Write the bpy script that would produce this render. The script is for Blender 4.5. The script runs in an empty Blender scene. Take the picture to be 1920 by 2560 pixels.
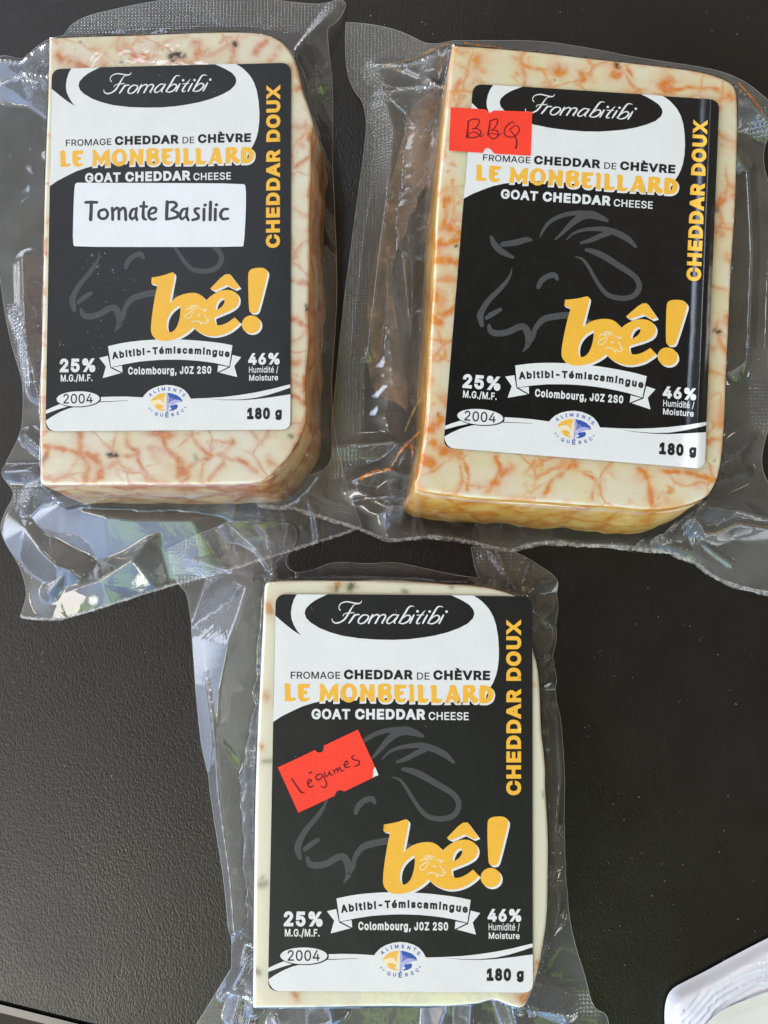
import bpy, bmesh, math, random
import numpy as np
from mathutils import Vector, noise as mnoise
from mathutils.geometry import delaunay_2d_cdt
random.seed(7); rng = np.random.default_rng(7)
SC = bpy.context.scene
COL = SC.collection

# ------------------------------------------------------------------ camera
F_PX, CAM_D, TILT = 1894.0, 200.0, math.radians(5.6)      # focal length in photo pixels, distance (mm), tilt
ST, CT = math.sin(TILT), math.cos(TILT)
CAM = np.array([0.0, -CAM_D * ST, CAM_D * CT])
cd = bpy.data.cameras.new('camera'); cam = bpy.data.objects.new('camera', cd); COL.objects.link(cam)
cd.sensor_fit = 'VERTICAL'; cd.sensor_height = 24.0; cd.sensor_width = 18.0
cd.lens = F_PX / 2560.0 * 24.0
cd.clip_start = 0.01; cd.clip_end = 20.0
cam.location = CAM * 0.001; cam.rotation_euler = (TILT, 0, 0)
SC.camera = cam

# ------------------------------------------------------------------ surroundings: bright sky to one side, trees ahead
w = bpy.data.worlds.new('World'); SC.world = w; w.use_nodes = True
wn = w.node_tree; wn.nodes.clear()
def WN(t, **k):
    n = wn.nodes.new(t)
    for a, b in k.items(): setattr(n, a, b)
    return n
w_out = WN('ShaderNodeOutputWorld'); w_bg = WN('ShaderNodeBackground'); w_tc = WN('ShaderNodeTexCoord')
wn.links.new(w_bg.outputs[0], w_out.inputs[0])
def w_math(op, a, b=None, c=None):
    n = WN('ShaderNodeMath', operation=op)
    for i, v in enumerate((a, b, c)):
        if v is None: continue
        if isinstance(v, (int, float)): n.inputs[i].default_value = v
        else: wn.links.new(v, n.inputs[i])
    return n.outputs[0]
def w_blob(d, deg_in, deg_out):
    d = Vector(d).normalized()
    n = WN('ShaderNodeVectorMath', operation='DOT_PRODUCT'); wn.links.new(w_tc.outputs['Generated'], n.inputs[0]); n.inputs[1].default_value = d
    m = WN('ShaderNodeMapRange', interpolation_type='SMOOTHSTEP'); wn.links.new(n.outputs['Value'], m.inputs[0])
    m.inputs[1].default_value = math.cos(math.radians(deg_out)); m.inputs[2].default_value = math.cos(math.radians(deg_in))
    return m.outputs[0]
def w_noise(scale, detail, lo, hi):
    n = WN('ShaderNodeTexNoise'); wn.links.new(w_tc.outputs['Generated'], n.inputs['Vector'])
    n.inputs['Scale'].default_value = scale; n.inputs['Detail'].default_value = detail
    m = WN('ShaderNodeMapRange', interpolation_type='SMOOTHSTEP'); wn.links.new(n.outputs[0], m.inputs[0])
    m.inputs[1].default_value = lo; m.inputs[2].default_value = hi
    return m.outputs[0]
w_sum = None
def w_add(fac, col, s):
    global w_sum
    v = WN('ShaderNodeVectorMath', operation='SCALE'); v.inputs[0].default_value = [c * s for c in col]
    if fac is None: v.inputs['Scale'].default_value = 1.0
    else: wn.links.new(fac, v.inputs['Scale'])
    if w_sum is None: w_sum = v.outputs[0]
    else:
        a = WN('ShaderNodeVectorMath', operation='ADD'); wn.links.new(w_sum, a.inputs[0]); wn.links.new(v.outputs[0], a.inputs[1]); w_sum = a.outputs[0]
w_add(None, (1.0, 0.90, 0.80), 0.075)
w_add(w_blob((-0.78, -0.40, 0.48), 8, 64), (1.0, 0.965, 0.92), 1.50)         # white sky to the left, brighter lower down
w_add(w_blob((-0.90, -0.40, 0.10), 16, 44), (0.42, 0.76, 1.5), 1.7)          # blue sky low on the left
w_add(w_blob((-0.22, -0.95, 0.14), 16, 38), (0.38, 0.74, 1.5), 2.3)          # blue sky low ahead
w_add(w_math('MULTIPLY', w_blob((0.0, -0.75, 0.66), 14, 32), w_noise(8.0, 5, 0.46, 0.60)), (0.42, 0.72, 0.05), 3.2)   # trees
for d_, r_, s_ in (((-0.245, 0.50, 0.83), 5, 7.0), ((-0.245, 0.40, 0.88), 5.5, 8.0), ((-0.245, 0.30, 0.92), 5, 6.0)):    # gap of open sky overhead
    w_add(w_blob(d_, r_ * .45, r_), (0.80, 0.94, 1.18), s_)
for d_, r_ in (((-0.62, -0.08, 0.78), 4.5), ((-0.36, -0.76, 0.54), 4), ((-0.85, 0.30, 0.42), 5), ((0.12, -0.93, 0.34), 4), ((0.66, 0.30, 0.70), 3), ((-0.05, 0.80, 0.60), 4), ((0.7, -0.55, 0.46), 3)):   # small made-up bright patches, added for glints on tilted film
    w_add(w_blob(d_, r_ * .4, r_), (1.0, 0.93, 0.80), 11.0)
w_add(w_blob((-0.62, 0.74, 0.20), 8, 20), (0.92, 0.98, 1.10), 4.5)           # this and the next blobs: bright areas added low down for film highlights
w_add(w_blob((-0.98, 0.10, 0.14), 8, 18), (0.92, 0.98, 1.10), 5.0)
w_add(w_blob((0.55, -0.82, 0.16), 6, 16), (0.95, 0.97, 1.0), 4.0)
w_add(w_blob((0.85, 0.15, 0.35), 20, 60), (1.0, 0.78, 0.55), 0.26)
w_add(w_blob((-0.1, 0.9, 0.4), 15, 55), (1.0, 0.93, 0.84), 0.30)
wn.links.new(w_sum, w_bg.inputs['Color']); w_bg.inputs['Strength'].default_value = 1.0
try:
    w.cycles.sampling_method = 'MANUAL'; w.cycles.sample_map_resolution = 512
except Exception: pass

# daylight window: one soft lamp to the left
ld = bpy.data.lights.new('window_light', 'AREA'); ld.shape = 'RECTANGLE'; ld.size = 0.24; ld.size_y = 0.32
ld.energy = 2.3; ld.color = (1.0, 0.94, 0.86)
lo_ = bpy.data.objects.new('window_light', ld); COL.objects.link(lo_)
lo_.location = (-0.50, -0.52, 0.62)
lo_.rotation_euler = (Vector((0, 0, 0)) - Vector(lo_.location)).to_track_quat('-Z', 'Y').to_euler()

SC.render.engine = 'CYCLES'
SC.cycles.max_bounces = 10; SC.cycles.transparent_max_bounces = 24; SC.cycles.diffuse_bounces = 3; SC.cycles.glossy_bounces = 4
SC.cycles.caustics_reflective = False; SC.cycles.caustics_refractive = False
SC.cycles.use_denoising = True
SC.cycles.sample_clamp_indirect = 6.0
SC.view_settings.view_transform = 'Standard'; SC.view_settings.look = 'None'
SC.view_settings.exposure = -0.10; SC.view_settings.gamma = 1.0; SC.view_settings.use_curve_mapping = False

# ------------------------------------------------------------------ helpers
UP = np.array([0, CT, ST]); FW = np.array([0, ST, -CT])
def P(pts, z):
    """photo pixels -> world point (mm) on the level z"""
    p = np.atleast_2d(np.array(pts, float))
    d = FW[None] * F_PX + np.array([1.0, 0, 0])[None] * (p[:, :1] - 960) - UP[None] * (p[:, 1:2] - 1280)
    z = np.broadcast_to(np.asarray(z, float), (len(p),))
    t = (z - CAM[2]) / d[:, 2]
    return CAM[None] + d * t[:, None]
def smooth(pts, it=2, closed=True):
    """corner cutting; a doubled point stays a corner"""
    p = np.array(pts, float)
    for _ in range(it):
        if closed:
            q = np.roll(p, -1, 0); a = p * .75 + q * .25; b = p * .25 + q * .75
            p = np.stack([a, b], 1).reshape(-1, 2)
        else:
            q = p[1:]; o = p[:-1]
            a = o * .75 + q * .25; b = o * .25 + q * .75
            p = np.vstack([p[:1], np.stack([a, b], 1).reshape(-1, p.shape[1]), p[-1:]])
    k = np.ones(len(p), bool)
    for i in range(len(p)):
        if np.hypot(*(p[i, :2] - p[i - 1, :2])) < 1e-5: k[i] = False
    return p[k]
def catmull(pts, n=6):
    p = np.array(pts, float); e = np.vstack([2 * p[0] - p[1], p, 2 * p[-1] - p[-2]]); out = []
    for i in range(1, len(e) - 2):
        for t in np.arange(n) / n:
            a, b, c, d = e[i - 1], e[i], e[i + 1], e[i + 2]
            out.append(.5 * (2 * b + (c - a) * t + (2 * a - 5 * b + 4 * c - d) * t * t + (3 * b - a - 3 * c + d) * t ** 3))
    out.append(p[-1]); return np.array(out)
def resample(p, step, closed=True):
    p = np.array(p, float)
    if closed: p = np.vstack([p, p[:1]])
    s = np.r_[0, np.cumsum(np.hypot(*(np.diff(p[:, :2], axis=0).T)))]
    n = max(3, int(round(s[-1] / step)))
    t = np.linspace(0, s[-1], n + 1)
    if closed: t = t[:-1]
    return np.stack([np.interp(t, s, p[:, k]) for k in range(p.shape[1])], 1)
def inside(q, poly):
    x, y = q[:, 0], q[:, 1]; r = np.zeros(len(q), bool); n = len(poly); j = n - 1
    for i in range(n):
        xi, yi = poly[i, :2]; xj, yj = poly[j, :2]
        if yi != yj:
            c = ((yi > y) != (yj > y)) & (x < (xj - xi) * (y - yi) / (yj - yi) + xi); r ^= c
        j = i
    return r
def seg_dist(q, poly, closed=True):
    """distance to a polyline, and the nearest point and parameter"""
    best = np.full(len(q), 1e9); near = np.zeros((len(q), 2)); par = np.zeros(len(q)); n = len(poly)
    for i in range(n if closed else n - 1):
        a = poly[i, :2]; b = poly[(i + 1) % n, :2]; d = b - a; L = d @ d
        t = np.clip(((q - a) @ d) / max(L, 1e-12), 0, 1); c = a + t[:, None] * d
        e = np.hypot(*(q - c).T); m = e < best
        best[m] = e[m]; near[m] = c[m]; par[m] = i + t[m]
    return best, near, par
def sdist(q, poly):
    d, n, _ = seg_dist(q, poly); return np.where(inside(q, poly), -d, d)
def sstep(a, b, x):
    t = np.clip((x - a) / (b - a), 0, 1); return t * t * (3 - 2 * t)
def fbm(q, scale, seed=0.0, octv=3):
    return np.array([mnoise.fractal(Vector((a * scale + seed, b * scale - seed, seed * .37)), 1.0, 2.0, octv) for a, b in q[:, :2]])

ROOT = {}
def tag(o, label=None, cat=None, group=None, kind=None):
    for k, v in (('label', label), ('category', cat), ('group', group), ('kind', kind)):
        if v: o[k] = v
def thing(name, loc, label, cat, group=None):
    o = bpy.data.objects.new(name, None); COL.objects.link(o); o.empty_display_size = 0.02
    o.location = np.array(loc) * 0.001; tag(o, label, cat, group); ROOT[o.name] = np.array(loc, float); return o
def root_loc(o):
    while o is not None and o.parent is not None: o = o.parent
    return ROOT.get(o.name, np.zeros(3)) if o is not None else np.zeros(3)
def mk(name, verts, faces, mats, parent=None, smooth_=False, mat_idx=None, attrs=None, loc=None):
    base = np.array(loc, float) if loc is not None else root_loc(parent)
    v = (np.asarray(verts, float) - base) * 0.001
    me = bpy.data.meshes.new(name); me.from_pydata(v.tolist(), [], [list(map(int, f)) for f in faces]); me.update()
    for m in (mats if isinstance(mats, (list, tuple)) else [mats]): me.materials.append(m)
    if mat_idx is not None: me.polygons.foreach_set('material_index', np.asarray(mat_idx, np.int32))
    if smooth_: me.polygons.foreach_set('use_smooth', np.ones(len(me.polygons), bool))
    for k, a in (attrs or {}).items():
        at = me.attributes.new(k, 'FLOAT', 'POINT'); at.data.foreach_set('value', np.asarray(a, np.float32))
    o = bpy.data.objects.new(name, me); COL.objects.link(o)
    if parent is not None: o.parent = parent
    elif loc is not None: o.location = base * 0.001; ROOT[o.name] = base
    return o

# ------------------------------------------------------------------ materials
class NT:
    def __init__(s, name):
        s.m = bpy.data.materials.new(name); s.m.use_nodes = True; s.t = s.m.node_tree; s.t.nodes.clear()
        s.out = s.N('ShaderNodeOutputMaterial')
        s.tc = s.N('ShaderNodeTexCoord')
        mp = s.N('ShaderNodeMapping'); s.L(s.tc.outputs['Object'], mp.inputs[0]); mp.inputs['Scale'].default_value = (1000, 1000, 1000); s.mm = mp.outputs[0]
    def N(s, t, **k):
        n = s.t.nodes.new(t)
        for a, b in k.items(): setattr(n, a, b)
        return n
    def L(s, a, b): s.t.links.new(a, b)
    def S(s, sock, v):
        if hasattr(v, 'links'): s.L(v, sock)
        elif isinstance(v, (tuple, list)) and len(v) == 3 and sock.type == 'RGBA': sock.default_value = (*v, 1)
        else: sock.default_value = v
    def noise(s, scale, detail=3, rough=.5, vec=None, dist=0.0):
        n = s.N('ShaderNodeTexNoise'); s.L(vec or s.mm, n.inputs['Vector']); n.inputs['Scale'].default_value = scale
        n.inputs['Detail'].default_value = detail; n.inputs['Roughness'].default_value = rough; n.inputs['Distortion'].default_value = dist
        return n
    def ramp(s, v, a, b, lo=0.0, hi=1.0):
        m = s.N('ShaderNodeMapRange', interpolation_type='SMOOTHSTEP'); s.S(m.inputs[0], v)
        for i, x in enumerate((a, b, lo, hi)): m.inputs[i + 1].default_value = x
        return m.outputs[0]
    def mth(s, op, *a):
        n = s.N('ShaderNodeMath', operation=op)
        for i, v in enumerate(a): s.S(n.inputs[i], v)
        return n.outputs[0]
    def mix(s, f, a, b):
        n = s.N('ShaderNodeMix', data_type='RGBA'); s.S(n.inputs[0], f); s.S(n.inputs[6], a); s.S(n.inputs[7], b); return n.outputs[2]
    def attr(s, name):
        n = s.N('ShaderNodeAttribute', attribute_name=name); return n.outputs['Fac']
    def stretch(s, sc, rot=(0, 0, 0)):
        m = s.N('ShaderNodeMapping'); s.L(s.mm, m.inputs[0]); m.inputs['Scale'].default_value = sc; m.inputs['Rotation'].default_value = rot; return m.outputs[0]
    def bump(s, h, dist, strength=1.0):
        b = s.N('ShaderNodeBump'); b.inputs['Strength'].default_value = strength; b.inputs['Distance'].default_value = dist; s.S(b.inputs['Height'], h); return b.outputs[0]
    def pbr(s, col, rough=.5, normal=None, **k):
        p = s.N('ShaderNodeBsdfPrincipled'); s.S(p.inputs['Base Color'], col); s.S(p.inputs['Roughness'], rough)
        if normal is not None: s.L(normal, p.inputs['Normal'])
        for a, v in k.items(): s.S(p.inputs[a], v)
        s.L(p.outputs[0], s.out.inputs[0]); return p

def print_mat(name, col, rough=.42, spec=.5, grain=.06):
    n = NT(name); g = n.noise(1.6, 4, .65); g2 = n.noise(.22, 3)
    f = n.mth('ADD', n.mth('MULTIPLY', g.outputs[0], .65), n.mth('MULTIPLY', g2.outputs[0], .35))
    grain = grain * .6; lo = tuple(max(0, c * (1 - grain)) for c in col); hi = tuple(min(1, c * (1 + grain) + .002) for c in col)
    c = n.mix(n.ramp(f, .3, .7), lo, hi)
    fine = n.noise(5.0, 2)
    n.pbr(c, rough, n.bump(n.mth('ADD', n.mth('MULTIPLY', fine.outputs[0], .025), n.mth('MULTIPLY', n.noise(.06, 2).outputs[0], 1.0)), .0006, .6), **{'Specular IOR Level': spec})
    return n.m
M = {}
M['black'] = print_mat('black_print', (.009, .0088, .0085), .40, .40, .35)
M['black_gloss'] = print_mat('glossy_black_print', (.009, .0088, .0085), .11, .5, .35)
M['white'] = print_mat('white_print', (.715, .705, .695), .45, .4, .055)
M['ink'] = print_mat('dark_ink', (.012, .011, .011), .45, .3, .2)
M['grey'] = print_mat('grey_print', (.066, .066, .066), .42, .3, .10)
M['yellow'] = print_mat('yellow_print', (.83, .44, .045), .42, .4, .07)
M['cream'] = print_mat('cream_print', (.80, .67, .42), .42, .4, .05)
M['blue'] = print_mat('blue_print', (.030, .085, .36), .42, .4, .05)
M['lilac'] = print_mat('lilac_print', (.40, .38, .66), .42, .4, .05)
M['mauve'] = print_mat('mauve_print', (.17, .18, .46), .42, .4, .05)
M['gold'] = print_mat('gold_print', (.78, .50, .13), .42, .4, .05)
M['palegold'] = print_mat('pale_gold_print', (.82, .70, .45), .42, .4, .05)
M['red'] = print_mat('red_paper', (.90, .052, .026), .6, .25, .12)
M['marker'] = print_mat('marker_ink', (.13, .003, .006), .5, .3, .9)
M['sticker'] = print_mat('white_sticker_paper', (.76, .755, .785), .5, .3, .06)
M['toner'] = print_mat('grey_toner', (.050, .050, .055), .5, .3, .12)

def cheese_mat(name, base, vein, cell, vw, amount, seed, blotch, mottle):
    n = NT(name)
    off = n.N('ShaderNodeVectorMath', operation='ADD'); n.L(n.mm, off.inputs[0]); off.inputs[1].default_value = (seed, seed * 2, 0)
    wz = n.noise(.085, 2, .45, off.outputs[0])
    sub = n.N('ShaderNodeVectorMath', operation='SUBTRACT'); n.L(wz.outputs['Color'], sub.inputs[0]); sub.inputs[1].default_value = (.5, .5, .5)
    sc = n.N('ShaderNodeVectorMath', operation='SCALE'); n.L(sub.outputs[0], sc.inputs[0]); sc.inputs['Scale'].default_value = cell * .62
    wv = n.N('ShaderNodeVectorMath', operation='ADD'); n.L(off.outputs[0], wv.inputs[0]); n.L(sc.outputs[0], wv.inputs[1])
    vo = n.N('ShaderNodeTexVoronoi', feature='DISTANCE_TO_EDGE'); n.L(wv.outputs[0], vo.inputs['Vector']); vo.inputs['Scale'].default_value = 1 / cell
    amt = n.ramp(n.noise(.085, 2, .5, off.outputs[0]).outputs[0], .25, .52)
    fine = n.noise(.55, 4, .65, off.outputs[0]).outputs[0]
    wdv = n.mth('ADD', n.ramp(n.noise(.16, 2, .5, off.outputs[0]).outputs[0], .34, .70, .22, 2.3), n.mth('MULTIPLY', n.mth('SUBTRACT', fine, .5), .7))
    dd = n.mth('DIVIDE', vo.outputs['Distance'], n.mth('MAXIMUM', wdv, .12))
    core = n.ramp(dd, 0.0, vw, 1.0, 0.0)
    halo = n.ramp(dd, 0.0, vw * 3.6, 1.0, 0.0)
    v1 = n.mth('MULTIPLY', n.mth('MULTIPLY', core, n.ramp(fine, .12, .50)), n.mth('MULTIPLY', amt, amount))
    v2 = n.mth('MULTIPLY', n.mth('MULTIPLY', halo, halo), n.mth('MULTIPLY', amt, amount * .50))
    bl = n.mth('MULTIPLY', n.ramp(n.noise(.30, 3, .6, off.outputs[0]).outputs[0], blotch, blotch + .16), n.mth('MULTIPLY', halo, amount))
    v = n.mth('MAXIMUM', n.mth('MAXIMUM', v1, v2), n.mth('MAXIMUM', bl, n.mth('MULTIPLY', n.attr('stain'), n.ramp(fine, .30, .66, .72, 1.18))))
    v = n.mth('MINIMUM', v, 1.0)
    b2 = n.mix(n.ramp(n.noise(.13, 3, .5, off.outputs[0]).outputs[0], .35, .65), base, mottle)
    b2 = n.mix(n.mth('MULTIPLY', n.attr('paste'), .8), b2, (.80, .74, .50))
    deep = n.mix(n.ramp(fine, .40, .70), vein[0], vein[1])
    c = n.mix(v, b2, deep)
    c = n.mix(n.mth('MULTIPLY', n.attr('herb'), n.ramp(n.noise(1.5, 3, .6).outputs[0], .38, .52, .25, 1.0)), c, (.020, .014, .006))
    c = n.mix(n.attr('green'), c, (.10, .11, .012))
    sp = n.noise(1.1, 2, .5, off.outputs[0]).outputs[0]
    c = n.mix(n.ramp(sp, .755, .80, 0, .4 * min(1, amount * 2)), c, (.10, .06, .02))
    p = n.pbr(c, .38, n.bump(n.noise(.5, 3).outputs[0], .0002, .25))
    p.inputs['Subsurface Weight'].default_value = .22; p.inputs['Subsurface Radius'].default_value = (.0035, .0022, .0012); p.inputs['Subsurface Scale'].default_value = 1.0
    return n.m
def rind_mat(name, base, dark, streak):
    n = NT(name)
    a = n.noise(.22, 4, .6, n.stretch((.35, .35, .8))).outputs[0]
    b = n.noise(.55, 3, .6, n.stretch((.22, .22, 1.5))).outputs[0]
    c = n.mix(n.ramp(a, .28, .78), base, dark)
    c = n.mix(n.mth('MULTIPLY', n.ramp(b, .55, .70), streak), c, (.16, .045, .008))
    p = n.pbr(c, .35, n.bump(a, .0002, .4))
    p.inputs['Subsurface Weight'].default_value = .15; p.inputs['Subsurface Radius'].default_value = (.003, .0018, .001); p.inputs['Subsurface Scale'].default_value = 1.0
    return n.m

def film_mat(name, haze, tint, gloss=1.0, rough=.045, wrinkle=1.0):
    n = NT(name)
    emb = n.attr('emboss')
    # woven emboss: two crossed fine waves
    wa = n.N('ShaderNodeTexWave', wave_type='BANDS', bands_direction='X'); n.L(n.mm, wa.inputs[0]); wa.inputs['Scale'].default_value = .33; wa.inputs['Distortion'].default_value = .4
    wb = n.N('ShaderNodeTexWave', wave_type='BANDS', bands_direction='Y'); n.L(n.mm, wb.inputs[0]); wb.inputs['Scale'].default_value = .33; wb.inputs['Distortion'].default_value = .4
    eh = n.mth('MULTIPLY', n.mth('MULTIPLY', wa.outputs['Fac'], wb.outputs['Fac']), emb)
    w1 = n.noise(.10, 3, .55, None, .6).outputs[0]; w2 = n.noise(.9, 2, .5).outputs[0]
    h = n.mth('ADD', n.mth('MULTIPLY', eh, .15), n.mth('ADD', n.mth('MULTIPLY', w1, .12 * wrinkle), n.mth('MULTIPLY', w2, .008)))
    bm = n.bump(h, .001, 1.0)
    lw = n.N('ShaderNodeLayerWeight'); lw.inputs['Blend'].default_value = .5; n.L(bm, lw.inputs['Normal']); fres = n.mth('ADD', .042, n.mth('MULTIPLY', .958, n.mth('POWER', lw.outputs['Facing'], 5.0)))
    gl = n.N('ShaderNodeBsdfGlossy'); gl.inputs['Color'].default_value = (1, 1, 1, 1); n.L(bm, gl.inputs['Normal'])
    n.S(gl.inputs['Roughness'], n.mth('ADD', rough, n.mth('MULTIPLY', emb, .05)))
    tr = n.N('ShaderNodeBsdfTransparent'); tr.inputs[0].default_value = (*tint, 1)
    df = n.N('ShaderNodeBsdfDiffuse'); df.inputs[0].default_value = (.80, .80, .80, 1)
    tl = n.N('ShaderNodeBsdfTranslucent'); tl.inputs[0].default_value = (.80, .80, .80, 1)
    dm = n.N('ShaderNodeMixShader'); dm.inputs[0].default_value = .35; n.L(df.outputs[0], dm.inputs[1]); n.L(tl.outputs[0], dm.inputs[2])
    m1 = n.N('ShaderNodeMixShader')
    hz = n.mth('MULTIPLY', n.attr('free'), n.mth('MULTIPLY', haze, n.ramp(n.noise(.08, 3).outputs[0], .3, .7, .65, 1.35)))
    n.S(m1.inputs[0], n.mth('ADD', n.mth('ADD', hz, n.mth('MULTIPLY', n.attr('fold'), .16)), n.mth('MULTIPLY', emb, haze * .45)))
    n.L(tr.outputs[0], m1.inputs[1]); n.L(dm.outputs[0], m1.inputs[2])
    m2 = n.N('ShaderNodeMixShader'); n.S(m2.inputs[0], n.mth('MINIMUM', n.mth('MULTIPLY', fres, 1.7 * gloss), 1.0))
    n.L(m1.outputs[0], m2.inputs[1]); n.L(gl.outputs[0], m2.inputs[2]); n.L(m2.outputs[0], n.out.inputs[0])
    return n.m
def veil_mat(name, col, fac, rough=.2, noise_=None):
    n = NT(name)
    p = n.N('ShaderNodeBsdfPrincipled'); p.inputs['Base Color'].default_value = (*col, 1); p.inputs['Roughness'].default_value = rough
    tr = n.N('ShaderNodeBsdfTransparent'); m = n.N('ShaderNodeMixShader')
    if noise_: n.S(m.inputs[0], n.ramp(n.noise(noise_, 4, .7).outputs[0], .40, .62, fac * .25, fac))
    else: m.inputs[0].default_value = fac
    n.L(tr.outputs[0], m.inputs[1]); n.L(p.outputs[0], m.inputs[2]); n.L(m.outputs[0], n.out.inputs[0]); return n.m
M['film'] = film_mat('clear_film', .12, (.97, .97, .97))
M['film2'] = film_mat('clear_film_oily', .14, (.97, .955, .93), 1.0, .05)
M['backfilm'] = veil_mat('back_film', (.8, .8, .8), .035, .15)
M['rim'] = veil_mat('film_cut_edge', (.85, .85, .86), .34, .25)
M['torn'] = veil_mat('torn_film', (.80, .79, .78), .40, .4, .7)
M['oil'] = veil_mat('orange_spice_oil', (.86, .27, .012), .85, .12, .5)
M['oil_pale'] = veil_mat('pale_spice_oil', (.80, .48, .16), .46, .12, .4)
M['cheese_red'] = cheese_mat('red_marbled_cheese', (.87, .80, .575), ((.66, .17, .06), (.80, .43, .20)), 13.5, .056, .66, 3.0, .50, (.89, .83, .68))
M['cheese_orange'] = cheese_mat('orange_marbled_cheese', (.87, .80, .55), ((.80, .20, .008), (.85, .38, .06)), 13.5, .050, .74, 41.0, .50, (.89, .83, .67))
M['cheese_pale'] = cheese_mat('pale_cheese', (.87, .81, .63), ((.60, .20, .05), (.66, .45, .20)), 30.0, .012, .0, 77.0, .9, (.87, .83, .67))
M['rind_red'] = cheese_mat('red_marbled_cheese_side', (.80, .57, .30), ((.46, .11, .035), (.62, .26, .09)), 11.5, .085, 1.0, 3.0, .46, (.70, .42, .16))
M['rind_orange'] = cheese_mat('orange_marbled_cheese_side', (.82, .56, .20), ((.62, .20, .012), (.70, .34, .05)), 11.0, .080, 1.0, 41.0, .46, (.76, .44, .09))
M['rind_pale'] = rind_mat('pale_cheese_side', (.80, .74, .54), (.76, .68, .46), .05)

def table_mat():
    n = NT('black_grained_plastic')
    v = n.N('ShaderNodeTexVoronoi', feature='SMOOTH_F1'); v.inputs['Scale'].default_value = 2.2; v.inputs['Smoothness'].default_value = .5; v.inputs['Randomness'].default_value = 1.0
    wob = n.noise(1.0, 2)
    st = n.stretch((1.0, .62, 1.0), (0, 0, .5))
    ad = n.N('ShaderNodeVectorMath', operation='ADD'); n.L(st, ad.inputs[0])
    sc = n.N('ShaderNodeVectorMath', operation='SCALE'); n.L(wob.outputs['Color'], sc.inputs[0]); sc.inputs['Scale'].default_value = .8; n.L(sc.outputs[0], ad.inputs[1])
    n.L(ad.outputs[0], v.inputs['Vector'])
    f = n.noise(2.4, 2).outputs[0]
    h = n.mth('ADD', n.mth('MULTIPLY', v.outputs['Distance'], -.9), n.mth('MULTIPLY', f, .25))
    c = n.mix(n.ramp(n.noise(.02, 3).outputs[0], .3, .7), (.0088, .0076, .0066), (.0115, .0100, .0088))
    n.pbr(c, n.mth('ADD', n.ramp(n.noise(.03, 4, .65).outputs[0], .3, .7, .31, .41), n.ramp(n.noise(.16, 4, .7, n.stretch((1, .25, 1), (0, 0, .9))).outputs[0], .55, .75, 0, .05)), n.bump(h, .000072, 1.0), **{'Specular IOR Level': .5, 'Specular Tint': (1.0, .95, .90)})
    return n.m
M['table'] = table_mat()
def plain(name, col, rough, grain=.1, sc=.3, bump=0.0, **k):
    n = NT(name); f = n.noise(sc, 4)
    c = n.mix(n.ramp(f.outputs[0], .3, .7), tuple(x * (1 - grain) for x in col), tuple(min(1, x * (1 + grain)) for x in col))
    n.pbr(c, rough, n.bump(f.outputs[0], bump) if bump else None, **k); return n.m
M['trim'] = plain('black_gloss_trim', (.006, .006, .006), .12, .3)
M['floor'] = plain('pale_floor', (.55, .54, .50), .6, .12, .05)
M['wrap'] = plain('white_plastic_wrap', (.62, .62, .69), .28, .05, .06, 0.0, **{'Subsurface Weight': .3, 'Subsurface Scale': .004})
n = NT('white_plastic_wrap_layers'); cc = n.mix(n.attr('streak'), (.88, .88, .93), (.68, .68, .77)); cc = n.mix(n.ramp(n.noise(.5, 3, .6).outputs[0], .45, .75, 0, .6), cc, (.86, .86, .90))
p_ = n.pbr(cc, .26); p_.inputs['Subsurface Weight'].default_value = .2; p_.inputs['Subsurface Scale'].default_value = .003; M['wrap'] = n.m
M['wrap_core'] = plain('cream_wrapped_core', (.72, .71, .66), .45, .05, .05)
M['cheese_reflection'] = veil_mat('reflection_veil', (.58, .38, .26), .52, .12, .10)  # brown see-through colour standing in for the cheese side mirrored in the film
M['dust'] = plain('pale_dust', (.5, .48, .45), .8)

def tl(ox, oy, k, pts):
    return [(ox + p[0] * k, oy + p[1] * k) + tuple(p[2:]) for p in pts]
K1 = 960 / 1659.0

# ------------------------------------------------------------------ the table and what lies beyond its edge
edge = P([(-500, 2371), (0, 2505.6), (240, 2562), (700, 2670)], 0.0)[:, :2]
dirv = edge[-1] - edge[0]; dirv /= np.hypot(*dirv); nrm = np.array([dirv[1], -dirv[0]])     # outwards over the table's edge
if nrm[1] > 0: nrm = -nrm
a0 = edge[1] - dirv * 700; a1 = edge[1] + dirv * 700
def quad_box(name, pa, pb, off0, off1, z0, z1, mat, bev=0.0, kind=None, parent=None):
    c = [pa + nrm * off0, pb + nrm * off0, pb + nrm * off1, pa + nrm * off1]
    v = [(*p, z1) for p in c] + [(*p, z0) for p in c]
    f = [(0, 1, 2, 3), (7, 6, 5, 4), (0, 4, 5, 1), (1, 5, 6, 2), (2, 6, 7, 3), (3, 7, 4, 0)]
    if parent is None: o = mk(name, v, f, mat, None, loc=(0, 0, 0))
    else: o = mk(name, v, f, mat, parent)
    bm = bmesh.new(); bm.from_mesh(o.data); bmesh.ops.recalc_face_normals(bm, faces=bm.faces)
    if bev: bmesh.ops.bevel(bm, geom=bm.edges[:], offset=bev * .001, segments=3, affect='EDGES')
    bm.to_mesh(o.data); bm.free()
    if kind: o['kind'] = kind
    return o
table = quad_box('table_top', a0, a1, 0.0, -900.0, -22.0, 0.0, M['table'], .8, 'structure')
trim = quad_box('edge_trim', a0, a1, 0.1, 4.2, -24.0, -1.6, M['trim'], 1.4, None, table)
floor = quad_box('floor', a0 - dirv * 600, a1 + dirv * 600, 400.0, -1300.0, -760.0, -740.0, M['floor'], 0, 'structure')

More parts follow.
